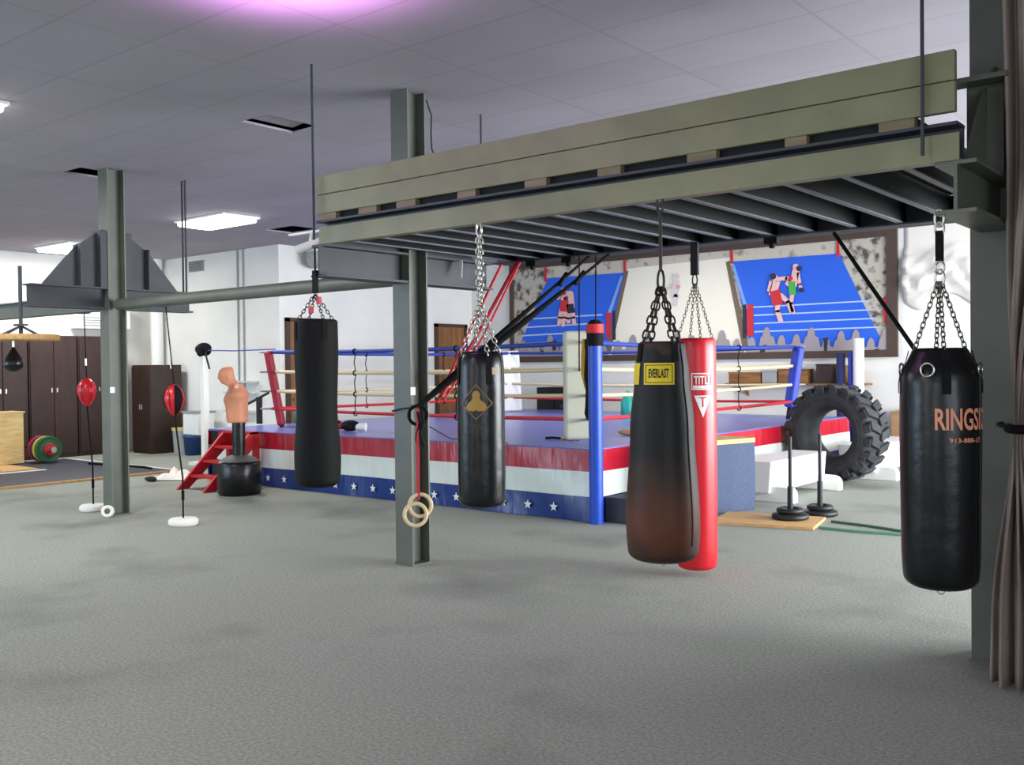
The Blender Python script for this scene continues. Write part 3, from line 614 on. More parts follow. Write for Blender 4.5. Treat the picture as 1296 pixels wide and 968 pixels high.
q = MB(); blob(q, (-10.15, 14.45, RZ+.1), .36, .18, .10, 0); blob(q, (-10.0, 14.45, RZ+.14), .2, .15, .10, .3); tag(q.build('duffel_bag', M['dark'], loc=(-10.15, 14.45, RZ)), 'low dark gym bag slumped on the ring mat right of the white pad', 'bag', 'bags on the ring')
q = MB(); blob(q, (-8.55, 14.45, RZ+.1), .42, .18, .11, 0); blob(q, (-8.25, 14.5, RZ+.14), .2, .15, .10, .3); tag(q.build('duffel_bag', M['dark'], loc=(-8.55, 14.45, RZ)), 'dark gym bag on the ring mat beside the teal jug', 'bag', 'bags on the ring')
w = oz(373, 535, RZ)+Vector((.1, 0, 0)); q = MB(); q.lathe([(.0001, 0), (.075, 0), (.078, .25), (.075, .26), (.0001, .26)], w, seg=18); tag(q.build('foam_roller', mat('sea_green', (60, 140, 110), .7), loc=w), 'green foam roller standing on the ring mat behind the leftmost bag', 'foam roller')

# red steps to the ring
st = thing('ring_steps', 'red painted wooden steps leaning on the left end of the ring', 'steps', (-11.4, 7.8, 0))
for x in (-11.72, -11.12):
    q = MB(); fn = lambda u, v, d, x=x: (x+d, u, v); q.prism([(7.33, 0), (7.50, 0), (8.2, .60), (8.2, .748), (8.08, .748)], fn, -.02, .02); q.build('stringer', M['red'], st)
for k in range(3):
    z = .185+k*.185; y = 7.33+(z/.748)*.75+.01; MB().box(-11.70, -11.14, y, y+.2, z-.03, z).build('tread', M['red'], st)
MB().box(-11.74, -11.10, 8.06, 8.215, .72, .752).build('tread', M['red'], st)
for x in (-11.72, -11.12): MB().box(x-.03, x+.03, 8.13, 8.21, 0, .72).build('back_leg', M['red'], st)
# hand rail beyond the steps
hr = thing('hand_rail', 'dark wooden rail and post on the left side of the ring', 'rail', (-12.55, 9.6, 0))
p = oy(328, 504, 9.4); MB().box(p.x-.032, p.x+.032, 9.365, 9.435, 0.752, p.z+.02).build('rail_post', M['dark'], hr)
a, e = oy(312, 512, 9.4), oy(340, 497, 9.4); MB().beam(a, e, .03, .03).build('top_rail', M['dark'], hr)

# torso dummy ----------------------------------------------------------------
bx, by = -10.63, 7.55
bd = thing('torso_dummy', 'flesh coloured rubber torso dummy with bald head on a black round base', 'training dummy', (bx, by, 0))
fwd = Vector((-.777, -.629, 0)).normalized(); fwd = (fwd*math.cos(.12)+Vector((fwd.y, -fwd.x, 0))*-math.sin(.12)); side = Vector((-fwd.y, fwd.x, 0))
def dummy():
    # (z, forward offset, half depth, half width)
    K = [(.925, .012, .118, .148), (.94, .012, .132, .166), (1.0, .015, .135, .172), (1.10, .017, .137, .176), (1.20, .021, .139, .192), (1.26, .022, .139, .210), (1.30, .018, .128, .216), (1.34, .014, .110, .200), (1.37, .014, .102, .165), (1.385, .022, .098, .128), (1.405, .046, .106, .098), (1.42, .088, .102, .075), (1.45, .110, .110, .070), (1.485, .134, .099, .072), (1.52, .142, .098, .076), (1.55, .146, .097, .079), (1.58, .144, .093, .078), (1.61, .136, .080, .068), (1.63, .128, .060, .050), (1.643, .124, .034, .028), (1.647, .123, .008, .008)]
    n = 48; mb = MB(); vs = []; fs = []
    Z = []
    for i in range(len(K)-1):
        for s_ in range(3):
            u = s_/3; Z.append([K[i][j]+(K[i+1][j]-K[i][j])*u for j in range(4)])
    Z.append(list(K[-1]))
    for z, fo, hd, hw in Z:
        for k in range(n):
            a = 2*PI*k/n; ca, sa = math.cos(a), math.sin(a); e_ = 2.4 if z < 1.36 else 2.0
            r_ = (abs(ca)**e_+abs(sa)**e_)**(-1/e_); g = lambda d, w: math.exp(-(d/w)**2)
            f_ = fo+hd*ca*r_; s2 = hw*sa*r_
            if z < 1.40 and ca > 0:                                   # chest, breastbone, belly
                f_ += .022*g(z-1.21, .05)*g(abs(s2)-.085, .05) - .012*g(s2, .018)*(1 if 1.02 < z < 1.32 else 0) + .006*math.sin((z-.98)*75)*g(abs(s2)-.045, .03)*(1 if .98 < z < 1.17 else 0)
            if z < 1.40 and ca < 0: f_ += .018*g(s2, .03) - .02*g(z-1.28, .06)*g(abs(s2)-.09, .05)
            if z >= 1.41 and ca > .2:                                 # nose, eye sockets, brow, lips, chin
                f_ += .020*g(z-1.492, .015)*g(s2, .014) + .010*g(z-1.515, .02)*g(s2, .011) - .012*g(z-1.525, .011)*g(abs(s2)-.03, .014)
                f_ += .009*g(z-1.547, .009)*g(s2, .045) + .009*g(z-1.458, .007)*g(s2, .022) - .006*g(z-1.450, .003)*g(s2, .02) + .012*g(z-1.430, .012)*g(s2, .02)
            if z >= 1.42 and abs(sa) > .8: s2 += math.copysign(.018, sa)*g(z-1.510, .026)*g(f_-.115, .02)
            if z < 1.40: s2 += math.copysign(.018, sa)*abs(sa)**4*g(z-1.27, .06)
            q = Vector((bx, by, 0))+fwd*f_+side*s2; vs.append((q.x, q.y, z))
    m_ = len(Z)
    for i in range(m_-1):
        for k in range(n): fs.append((i*n+k, i*n+(k+1) % n, (i+1)*n+(k+1) % n, (i+1)*n+k))
    mb.add(vs, fs, 0, True); mb.add(vs[:n], [tuple(range(n))[::-1]]); mb.add(vs[-n:], [tuple(range(n))])
    return mb
o = dummy().build('torso', M['skin'], bd); sb = o.modifiers.new('soft', 'SUBSURF'); sb.levels = 1; sb.render_levels = 1
MB().cyl((bx, by, .48), (bx, by, .96), .082, 24).build('stem', M['blackv'], bd)
MB().lathe([(.0001, .0), (.25, .0), (.275, .03), (.275, .39), (.255, .43), (.0001, .43)], (bx, by, 0), seg=40).build('base', M['blackv'], bd)
o = MB().lathe([(.25, .43), (.20, .47), (.12, .50), (.09, .505)], (bx, by, 0), seg=40).build('base_cap', mat('dull_grey', (86, 88, 84), .6), bd)

# ======================================================= left: ball gear
def puck(t, p):
    MB().lathe([(.0001, 0), (.135, 0), (.15, .02), (.15, .055), (.13, .075), (.0001, .078)], p, seg=28).build('weight_puck', M['concrete'], t)
def deball(top, ball, base, mm, lab, stripe):
    top, ball, base = Vector(top), Vector(ball), Vector(base); t = thing('double_end_ball', lab, 'punching ball', base, 'double end balls')
    o = MB().lathe([(.0001, -.175), (.02, -.172), (.05, -.14), (.085, -.08), (.107, 0), (.10, .06), (.07, .115), (.03, .15), (.0001, .155)], ball, seg=28).build('ball', mm, t)
    for k in range(6):
        a = k*PI/3; q = MB(); q.tube([(ball.x+(r+.002)*math.cos(a), ball.y+(r+.002)*math.sin(a), ball.z+z) for r, z in ((.03, -.16), (.085, -.08), (.107, 0), (.1, .06), (.03, .15))], .003, 4); q.build('seam', M['black'], o)
    if stripe:
        for a0 in (-2.2, -.1, 2.0):
            P = []; fs = []
            zr = [(.02, -.172), (.05, -.14), (.085, -.08), (.107, 0), (.10, .06), (.07, .115), (.03, .15)]
            for r, z in zr:
                for j in range(5): a = a0-.45+.9*j/4; P.append((ball.x+(r+.0025)*math.cos(a), ball.y+(r+.0025)*math.sin(a), ball.z+z))
            for i in range(6):
                for j in range(4): fs.append((i*5+j, i*5+j+1, i*5+j+6, i*5+j+5))
            MB().add(P, fs, 0, True).build('panel', M['black'], o)
    q = MB(); q.cyl(ball+Vector((0, 0, .15)), top, .006, 6); q.build('upper_cord', M['black'], t)
    q = MB(); q.cyl(ball+(top-ball)*.33, ball+(top-ball)*.42, .012, 8); q.build('cord_clip', M['chrome'], t)
    q = MB(); q.tube([ball-Vector((0, 0, .17)), base+Vector((0, 0, .5)), base+Vector((0, 0, .07))], .009, 6); q.build('lower_cord', M['black'], t)
    q = MB(); q.cyl(base+Vector((0, 0, .36)), base+Vector((0, 0, .26)), .016, 8); q.build('cord_stop', M['black'], t)
    MB().box(top.x-.07, top.x+.07, top.y-.04, top.y+.04, top.z-.005, top.z+.012).build('hook_plate', M['steeld'], t); puck(t, base)
deball((-10.95, YC, 2.27), (-10.92, YC, 1.37), (-10.78, YC-.02, 0), M['redv'], 'red double end ball tied between beam and white weight, left of the gusseted column', False)
deball((-9.25, YC, 2.268), (-9.12, YC, 1.30), (-8.99, YC, 0), M['redv'], 'red and black double end ball right of the gusseted column', True)
sp = thing('speed_bag_platform', 'round wooden speed ball board hanging from the gusseted column arm', 'speed ball board', (-10.35, 4.68, 1.9))
MB().lathe([(.0001, 1.925), (.40, 1.925), (.405, 1.935), (.405, 1.975), (.40, 1.985), (.0001, 1.985)], (-10.35, 4.66, 0), seg=40).build('round_board', M['edge'], sp)
q = MB(); q.cyl((-10.35, 4.70, 2.0), (-10.35, 4.70, 2.70), .02, 10); q.build('post', M['steeld'], sp)
q = MB(); [q.beam((-10.35, 4.70, 2.08), (-10.35+.22*math.cos(a), 4.70+.22*math.sin(a), 1.99), .03, .012) for a in (.3, 1.9, 3.5, 5.0)]; q.box(-10.43, -10.27, 4.66, 4.74, 2.08, 2.1); q.build('brace', M['steeld'], sp)
sbg = thing('speed_ball', 'black teardrop speed ball hanging under the round board', 'speed ball', (-10.35, 4.62, 1.6))
MB().lathe([(.0001, 1.60), (.04, 1.605), (.085, 1.64), (.10, 1.685), (.085, 1.74), (.045, 1.80), (.02, 1.84), (.012, 1.86)], (-10.35, 4.62, 0), seg=28).build('ball', M['blackv'], sbg)
q = MB(); q.cyl((-10.35, 4.62, 1.855), (-10.35, 4.62, 1.925), .012, 10); q.build('swivel', M['chrome'], sbg)
# soccer-like small object at the column base
fb = thing('tape_roll', 'thick roll of white tape lying at the foot of the gusseted column', 'tape', (-10.16, 5.52, 0))
MB().lathe([(.032, -.035), (.062, -.035), (.066, -.03), (.066, .03), (.062, .035), (.032, .035), (.032, -.035)], (-10.17, 5.515, .067), (.75, -.62, .12), 28, caps=False).build('tape_body', M['concrete'], fb)
MB().lathe([(.026, -.034), (.032, -.034), (.032, .034), (.026, .034), (.026, -.034)], (-10.17, 5.515, .067), (.75, -.62, .12), 24, caps=False).build('core', M['card'], fb)

# lockers ----------------------------------------------------------------------
lk = None
ly = 10.12
for k in range(6):
    y1 = ly-k*.92; y0 = y1-.90
    t = thing('locker', ['first dark wooden locker from the gusseted column side', 'second dark wooden locker from the column, behind the red ball', 'third dark wooden locker from the column, behind the speed ball board', 'fourth dark wooden locker from the column, at the left picture edge', 'fifth dark wooden locker along the end wall', 'sixth dark wooden locker along the end wall'][k], 'locker', (XE+.3, (y0+y1)/2, 0), 'tall dark lockers')
    MB().box(XE+.02, XE+.55, y0, y1, 0, 2.27).build('locker_body', M['lock'], t, bevel=.006)
    ym = (y0+y1)/2
    for a, e_, hy in ((y0+.02, ym-.006, ym-.05), (ym+.006, y1-.02, ym+.05)):
        d_ = MB().box(XE+.55, XE+.572, a, e_, .08, 2.22).build('locker_door', M['lock'], t, bevel=.004)
        MB().box(XE+.572, XE+.59, hy-.012, hy+.012, 1.22, 1.30).build('handle', M['chrome'], d_)
t = thing('cabinet', 'dark brown cabinet standing alone against the left wall, behind the red and black ball', 'cabinet', (-17.45, 10.5, 0))
MB().box(-17.8, -17.13, 10.2, 10.86, 0, 1.71).build('cabinet_body', M['lock2'], t, bevel=.008)
for a, e_, hx in ((-17.785, -17.47, -17.50), (-17.46, -17.145, -17.43)):
    d_ = MB().box(a, e_, 10.18, 10.2, .06, 1.67).build('cabinet_door', M['lock2'], t, bevel=.004); MB().box(hx-.008, hx+.008, 10.165, 10.18, .85, .95).build('handle', M['grey'], d_)
struct(MB().cyl((-17.95, 10.84, 0), (-17.95, 10.84, ZC), .12, 20).build('trim_1', M['white']), 'white vertical pipe in the wall corner behind the brown cabinet', 'pipe')
t = thing('air_unit', 'white box air unit on the end wall above the lockers', 'air conditioner', (XE+.2, 9.8, 2.6))
MB().box(XE+.003, XE+.3, 9.35, 10.45, 2.42, 2.88).build('housing', M['white'], t, bevel=.02); q = MB(); [q.box(XE+.3, XE+.306, 9.45, 10.35, 2.48+.05*i, 2.50+.05*i) for i in range(4)]; q.build('louvre', M['grey'], t)
t = thing('wall_vent', 'grey slatted vent high on the left wall', 'vent', (-16.78, YW, 3.62)); MB().box(-17.03, -16.53, YW-.02, YW, 3.52, 3.73).build('vent_frame', M['grey'], t)
q = MB(); [q.box(-17.0, -16.56, YW-.028, YW-.02, 3.545+.03*i, 3.56+.03*i) for i in range(6)]; q.build('slats', mat('vent_dark', (100, 102, 104), .6), t)
for i, x in enumerate((-15.44, -15.27)):
    tag(MB().cyl((x, YW-.02, .6), (x, YW-.02, ZC), .016, 8).build('conduit_pipe', M['grey'], loc=(x, YW-.02, .6)), ('left' if i == 0 else 'right')+' one of two thin grey conduits running up the left wall', 'conduit', 'wall conduits')
t = thing('dome_lamp', 'grey round dome lamp high on the door wall, left of the loft end', 'lamp', (XD+.15, 11.6, 3.5))
MB().lathe([(.26, 3.72), (.27, 3.60), (.24, 3.50), (.15, 3.44), (.0001, 3.42)], (XD+.32, 11.72, 0), seg=24).build('dome', M['grey'], t); MB().box(XD, XD+.32, 11.66, 11.78, 3.66, 3.72).build('wall_arm', M['grey'], t)

# white tall post with black headguard
pp = oy(260, 560, 9.6); t = thing('white_stand', 'tall white post stand left of the ring steps', 'stand', (pp.x, 9.6, 0))
MB().box(pp.x-.05, pp.x+.05, 9.55, 9.65, 0, 1.84).build('post', M['white'], t); MB().box(pp.x-.2, pp.x+.2, 9.4, 9.8, 0, .05).build('foot', M['white'], t)
hg = thing('head_guard', 'black padded head guard set on top of the white post', 'head guard', (pp.x, 9.6, 1.84))
q = MB(); blob(q, (pp.x, 9.6, 1.95), .14, .13, .115, .4, amp=.1); q.build('guard_shell', M['black'], hg)
q = MB(); blob(q, (pp.x+.10, 9.46, 1.885), .05, .05, .06, .2); q.build('cheek_pad', M['black'], hg)
q = MB(); q.beam((pp.x+.1, 9.55, 1.92), (pp.x+.30, 9.5, 1.62), .02, .03); q.build('chin_strap', M['dark'], hg)
cb = CN['left']; tag(MB().tube([(pp.x+.12, 9.58, 1.93), ((pp.x+cb.x)/2, 9.3, 1.90), (cb.x-.02, cb.y+.08, 1.9)], .009, 6).build('blue_cord', M['bluerope'], loc=(pp.x, 9.5, 1.9)), 'thin blue cord from the head guard to the red corner pad', 'cord')
for k, z in enumerate((1.36, 1.16, .82)):
    tag(MB().box(-15.75, -14.85, YW-.16, YW-.0, z, z+.03).build('wall_shelf', mat('shelf_grey', (196, 198, 198), .5), loc=(-15.3, YW, z)), ['top', 'middle', 'lowest'][k]+' narrow pale shelf on the wall behind the torso dummy', 'shelf', 'pale wall shelves')
# buckets
def bucket(x, y, r, h, m, lab):
    t = thing('bucket', lab, 'bucket', (x, y, 0), 'buckets by the left wall'); MB().lathe([(.0001, 0), (r*.85, 0), (r, h), (r+.012, h), (r+.012, h-.03), (r, h-.035)], (x, y, 0), seg=24).build('bucket_body', m, t)
    MB().lathe([(.0001, h+.02), (r+.016, h+.02), (r+.016, h-.01)], (x, y, 0), seg=24).build('lid', M['plate_y'] if m is M['plastic'] else m, t)
bucket(-16.78, 10.62, .17, .48, M['plastic'], 'white bucket with yellow lid beside the brown cabinet'); bucket(-16.30, 10.55, .17, .36, M['bluebin'], 'dark blue bucket with lid right of the white bucket')
t = thing('storage_tub', 'translucent white storage tub stacked on the blue bucket by the left wall', 'tub', (-16.2, 10.6, .38)); MB().box(-16.47, -15.98, 10.45, 10.82, .383, .80).build('tub_body', M['plastic'], t, bevel=.02); MB().box(-16.49, -15.96, 10.43, 10.84, .80, .83).build('lid', M['grey'], t)
t = thing('gym_towel', 'crumpled white cloth on the carpet left of the red steps', 'towel', (-13.0, 8.1, 0))
q = MB()
vs = []; fs = []; n = 14
for i in range(n+1):
    for j in range(n+1): vs.append((-13.35+.75*i/n, 7.85+.6*j/n+.1*math.sin(i*.6), .006+.13*abs(math.sin(i*.75+j*.45)*math.cos(j*.62-i*.2))*math.sin(PI*i/n)*math.sin(PI*j/n)*1.3+.004))
for i in range(n):
    for j in range(n): fs.append((i*(n+1)+j, i*(n+1)+j+1, (i+1)*(n+1)+j+1, (i+1)*(n+1)+j))
q.add(vs, fs, 0, True); o = q.build('cloth', M['concrete'], t); sd = o.modifiers.new('thick', 'SOLIDIFY'); sd.thickness = .008; sd.offset = 1
tag(blob(MB(), (-12.9, 7.66, .04), .10, .05, .04, .3).build('boot', M['dark'], loc=(-12.9, 7.66, 0)), 'dark shoe beside the crumpled white cloth', 'shoe')

# lifting platform, barbell, box
lp = thing('lifting_platform', 'dark rubber lifting platform with timber edge strip on the left', 'lifting platform', (-15.6, 6.5, 0))
MB().box(-17.45, -13.86, 3.2, 8.66, .002, .022).build('rubber_mat', M['rubberm'], lp)
MB().box(-13.86, -13.76, 3.2, 8.72, .002, .032).build('timber_edge', M['edge'], lp)
MB().box(-17.3, -15.95, 3.6, 7.5, .022, .034).build('plywood_inset', M['ply'], lp)
o = MB().box(-15.80, -15.70, 3.6, 7.5, .022, .030).build('inset_strip', M['white'], lp); o['label'] = 'white strip beside the plywood'
o = MB().box(-17.45, -13.86, 8.66, 8.72, .002, .03).build('edge_strip', M['white'], lp); o['label'] = 'white strip on the far edge'
ba = thing('barbell', 'loaded barbell with coloured bumper plates on the lifting platform', 'barbell', (-17.3, 8.3, 0))
p0 = Vector((-16.66, 8.08, .262)); dr = Vector((-1, .04, 0)).normalized()
MB().cyl(p0, p0+dr*1.15, .025, 12).build('bar', M['chrome'], ba)
z_ = .0
for r, w_, mm, lb in ((.10, .05, M['redv'], 'small red plate'), (.225, .08, M['green'], 'green plate'), (.225, .07, M['plate_y'], 'yellow plate'), (.225, .09, M['navy'], 'dark blue plate'), (.225, .08, M['redv'], 'red plate')):
    s0 = .10+z_; c = p0+dr*s0
    o = MB().lathe([(.026, 0), (.05, -.004), (r*.5, -.002), (r*.55, .008), (r*.86, .008), (r*.9, 0), (r-.008, 0), (r, .008), (r, w_-.008), (r-.008, w_), (.026, w_)], c, dr, 36).build('weight_plate', mm, ba); o['label'] = lb; z_ += w_+.02
MB().cyl(p0-dr*.01, p0+dr*.09, .05, 20).build('collar', M['chrome'], ba)
pb = thing('wooden_plyo_box', 'pale pine jump box at the left picture edge in front of the lockers', 'jump box', (-17.35, 7.5, 0))
q = MB(); q.box(-17.55, -17.10, 6.95, 7.78, .036, .90); q.build('box_body', M['pine'], pb, bevel=.004); MB().box(-17.57, -17.08, 6.93, 7.80, .90, .925).build('box_top', M['pine'], pb, bevel=.004)
tag(MB().tube([(-16.0, 8.35, .04), (-15.2, 8.5, .04), (-14.6, 8.55, .04), (-14.3, 8.5, .04)], .018, 8).build('mobility_stick', M['black'], loc=(-15, 8.5, .04)), 'thin black bar lying along the far edge of the lifting platform', 'bar')

# ====================================================== straps and rings
def band(name, pts, r, m, lab, cat='band', grp=None, flat=.35):
    P = [Vector(p) for p in pts]; return tag(MB().tube(P, r, 8, flat=flat).build(name, m, loc=P[0]), lab, cat, grp)
kn = Vector((-5.50, 5.60, 1.29)); mid = lambda a, b_, u, dz=0: Vector(a)+(Vector(b_)-Vector(a))*u+Vector((0, 0, dz))
def zy(px, py, y): return oy(px, py, y)
r1, r2 = Vector((-5.60, 6.80, 2.53)), Vector((-5.42, 6.80, 2.53)); b1, b2 = Vector((-4.65, 6.80, 2.52)), Vector((-4.45, 6.80, 2.52))
e1 = oy(553, 510, 5.86)
band('resistance_band', [r1, mid(r1, e1, .5, -.01)+Vector((-.02, 0, 0)), e1], .012, M['redband'], 'red elastic band nearest the middle column', 'band', 'red bands', 1)
band('resistance_band', [r2, mid(r2, e1, .5, -.02), e1+Vector((.03, .02, .05))], .016, M['redband'], 'thick red elastic band between the thinner ones', 'band', 'red bands', 1)
band('resistance_band', [r2+Vector((.03, 0, 0)), mid(r2, e1, .5, -.06)+Vector((.05, 0, 0)), e1+Vector((.05, .03, .02))], .010, M['redband'], 'red elastic band farthest from the middle column', 'band', 'red bands', 1)
t = thing('suspension_trainer', 'black suspension straps pulled from the loft to the middle column', 'suspension straps', b1)
for s_, bb in enumerate((b1, b2)):
    m1 = mid(bb, kn, .22 if s_ == 0 else .20); q = MB(); q.tube([bb, mid(bb, kn, .14), mid(bb, kn, .45), mid(bb, kn, .75), kn], [.012, .012, .026 if s_ else .02, .026, .02], 8, flat=.6); q.build('strap', M['black'], t)
    q = MB(); q.cyl(mid(bb, kn, .12)+Vector((-.03, 0, .0)), mid(bb, kn, .2)+Vector((.03, 0, 0)), .02, 10); q.build('grip', M['black'], t)
q = MB(); q.torus((-5.52, 5.62, 1.22), (.6, -1, .1), .075, .014, 28, 8); q.build('loop', M['black'], t)
q = MB(); q.tube([(-5.56, 5.57, 1.28), (-5.66, 5.572, 1.27), (-5.765, 5.575, 1.25), (-5.78, 5.7, 1.25)], .007, 6); q.build('tie_rope', M['dark'], t)
for k, (dx, z1) in enumerate(((0, .96), (.045, 1.0))):
    q = MB(); P = [(-5.50+dx, 5.60, 1.25)]+[(-5.50+dx+.02*math.sin(i*1.3+k), 5.60, 1.22-.05*i) for i in range(1, 6)]; q.tube(P, .012, 8); q.build('loose_tail', M['black'], t)
gr = thing('gymnastic_rings', 'pair of wooden gymnastic rings on a red strap beside the middle column', 'gymnastic rings', (-5.49, 5.58, .4))
q = MB(); q.tube([(-5.50, 5.60, 1.27), (-5.495, 5.59, .9), (-5.49, 5.585, .55)], .017, 8, flat=.3); q.build('red_strap', M['redband'], gr)
MB().torus((-5.485, 5.60, .50), (.65, -.76, .05), .088, .016, 36, 10).build('wooden_ring', M['ringw'], gr); MB().torus((-5.50, 5.56, .43), (.65, -.76, .1), .088, .016, 36, 10).build('wooden_ring', M['ringw'], gr)
band('tie_line', [(-5.77, 5.72, 1.24), (-5.95, 6.1, 1.13), (-6.35, 6.9, .92), (-6.8, 8.32, .76)], .006, M['dark'], 'thin dark line from the middle column down to the ring edge', 'cord', None, 1)
sr = Vector((-2.57, 6.80, 2.52)); er = Vector((-1.40, 5.86, 1.15)); t = thing('pull_up_strap', 'long dark strap slanting from the loft behind the rightmost black bag', 'strap', sr)
q = MB(); q.tube([sr, mid(sr, er, .3), mid(sr, er, .6), mid(sr, er, .75)], .018, 8, flat=.5); q.build('strap', M['black'], t)
q = MB(); q.tube([mid(sr, er, .74), er], .022, 8, flat=.5); o = q.build('strap_end', M['bandt'], t); o['label'] = 'brown lower end'
for k, (px, y1) in enumerate(((733, 470), (754, 408))):
    a = oy(px, 322, 6.8); e_ = oy(px, y1, 6.8); a.z = 2.53; band('hanging_cord', [a, e_], .006, M['black'], ['longer thin black cord', 'shorter thin black cord'][k]+' hanging from the back of the loft near the blue post', 'cord', 'thin hanging cords', 1)
for k, x in enumerate((-5.2, -4.82, -3.0)):
    t = thing('beam_clamp', ['black beam clamp above the red bands', 'black beam clamp above the black straps', 'black beam clamp right of the red bag'][k]+' on the loft back beam', 'clamp', (x, 6.74, 2.5), 'beam clamps')
    MB().box(x-.05, x+.05, 6.70, 6.76, 2.47, 2.519).build('clamp_jaw', M['black'], t); MB().cyl((x, 6.73, 2.44), (x, 6.73, 2.47), .02, 10).build('clamp_eye', M['black'], t)

# ============================================================ right side
# steps with slate carpet beside the ring
t = thing('carpeted_steps', 'slate blue carpeted step unit against the right side of the ring', 'steps', (-5.1, 9.5, 0))
MB().obox((-5.12, 9.55, .37), ((.26, .97, 0), (-.97, .26, 0), (0, 0, 1)), (.60, .28, .37)).build('upper_block', M['bluebox'], t, bevel=.01)
o = MB().obox((-5.12, 9.55, .765), ((.26, .97, 0), (-.97, .26, 0), (0, 0, 1)), (.60, .28, .025)).build('top_board', M['ply'], t); o['label'] = 'bare plywood top'
MB().box(-5.55, -5.12, 8.35, 8.95, 0, .26).build('lower_step', mat('dark_slate', (58, 60, 70), .8), t, bevel=.01)
# plywood sheet
d1 = Vector((.977, .21, 0)); d2 = Vector((-.21, .977, 0)); c = Vector((-3.64, 9.06, .016))-d1*.5+d2*.36
tag(MB().obox(c, (d1, d2, (0, 0, 1)), (.5, .36, .014)).build('plywood_sheet', M['ply'], loc=(c.x, c.y, 0)), 'plywood sheet lying on the carpet under the weight posts', 'plywood')
for k, (x, y) in enumerate(((-4.03, 9.44), (-3.95, 10.02))):
    zb = .031 if k == 0 else .001
    t = thing('weight_post', ['black loading post on a round plate, nearer one on the plywood', 'black loading post on a round plate, farther one beside the white bench'][k], 'weight post', (x, y, zb), 'loading posts')
    o = MB().lathe([(.02, zb), (.16, zb), (.182, zb+.01), (.182, zb+.045), (.165, zb+.055), (.07, zb+.05), (.06, zb+.065), (.028, zb+.065)], (x, y, 0), seg=32).build('base_plate', M['plate'], t)
    MB().torus((x, y, zb+.085), (0, 0, 1), .11, .028, 32, 10).build('upper_plate', M['plate'], t)
    q = MB(); q.cyl((x, y, zb+.01), (x, y, .36), .028, 14); q.cyl((x, y, .36), (x, y, .86), .019, 14); q.build('post', M['plate'], t)
a, b_ = oz(1036, 668, .01), oz(1145, 677, .01); a2, b2_ = oz(1052, 660, .01), oz(1145, 673, .01)
band('floor_band', [a, mid(a, b_, .5)+Vector((0, -.04, 0)), b_, b_+(b_-a)*.5+Vector((0, .05, 0)), b_+(b_-a)*1.0], .018, M['bandg'], 'front green elastic band lying on the carpet right of the plywood', 'band', 'green bands', .5)
band('floor_band', [a2, mid(a2, b2_, .5)+Vector((0, .03, 0)), b2_, b2_+(b2_-a2)*.5+Vector((0, .1, 0)), b2_+(b2_-a2)*.9], .016, mat('dark_green_band', (70, 110, 84), .6), 'rear darker green elastic band lying on the carpet right of the plywood', 'band', 'green bands', .5)
# white benches
def bench(y0, y1, x0, x1, lab):
    t = thing('white_bench', lab, 'bench', ((x0+x1)/2, (y0+y1)/2, 0), 'white box benches')
    q = MB(); fn = lambda u, v, d: (u, d, v)
    q.prism([(x0+.05, .10), (x1-.03, .10), (x1, .47), (x0, .47)], fn, y0, y1); q.build('bench_box', M['white'], t, bevel=.012)
    for y in (y0+.12, y1-.15):
        f = MB(); fn2 = lambda u, v, d: (u, y+d, v); xa, xb = x0-.12, x1+.24
        P = [(xa, 0), (xb, 0), (xb, .09)]+[(xb-.09+.09*math.cos(a), .09+.09*math.sin(a)) for a in (.5, 1.0, 1.57)]+[(x0+.1, .2), (xa, .16)]
        f.prism(P, fn2, -.07, .07); f.build('bench_foot', M['white'], t, bevel=.006)
bench(10.62, 12.30, -5.22, -4.76, 'white painted box bench in front of the giant tyre')
bench(13.45, 15.3, -5.05, -4.50, 'white painted box bench behind the giant tyre')
# tyre
tc = Vector((-4.88, 12.95, .665)); ax = Vector((-.15, -1, .0)).normalized()
ty = thing('tractor_tyre', 'giant black tractor tyre standing on edge beside the ring', 'tyre', (tc.x, tc.y, 0))
W = .24
prof = [(.33, -.16), (.31, -.10), (.315, .10), (.33, .16), (.36, W-.04), (.42, W+.0), (.52, W+.01), (.575, W-.02), (.605, W-.09), (.612, 0), (.605, -W+.09), (.575, -W+.02), (.52, -W-.01), (.42, -W), (.36, -W+.04), (.33, -.16)]
MB().lathe([(r, z) for r, z in prof], tc, ax, 56, caps=False).build('carcass', M['rubber'], ty)
o1 = Vector((0, 0, 1)); a1 = ax.cross(o1).normalized(); o1 = a1.cross(ax).normalized()
q = MB(); n = 20
for side_ in (-1, 1):
    for k in range(n):
        an = 2*PI*(k+(.5 if side_ > 0 else 0))/n; er = a1*math.cos(an)+o1*math.sin(an); et = ax.cross(er)
        c = tc+er*.622+ax*(side_*.125); q.obox(c, ((ax+et*.35*side_), et, er), (.12, .058, .03)); 
        c = tc+er*.578+ax*(side_*(W+.0)); q.obox(c, (er, et, ax), (.05, .055, .014))
q.build('tread_lugs', M['rubber'], ty, bevel=.014)
for sg in (-1, 1): MB().torus(tc+ax*sg*(W+.004), ax, .45, .008, 56, 6).build('sidewall_rib', M['rubber'], ty)
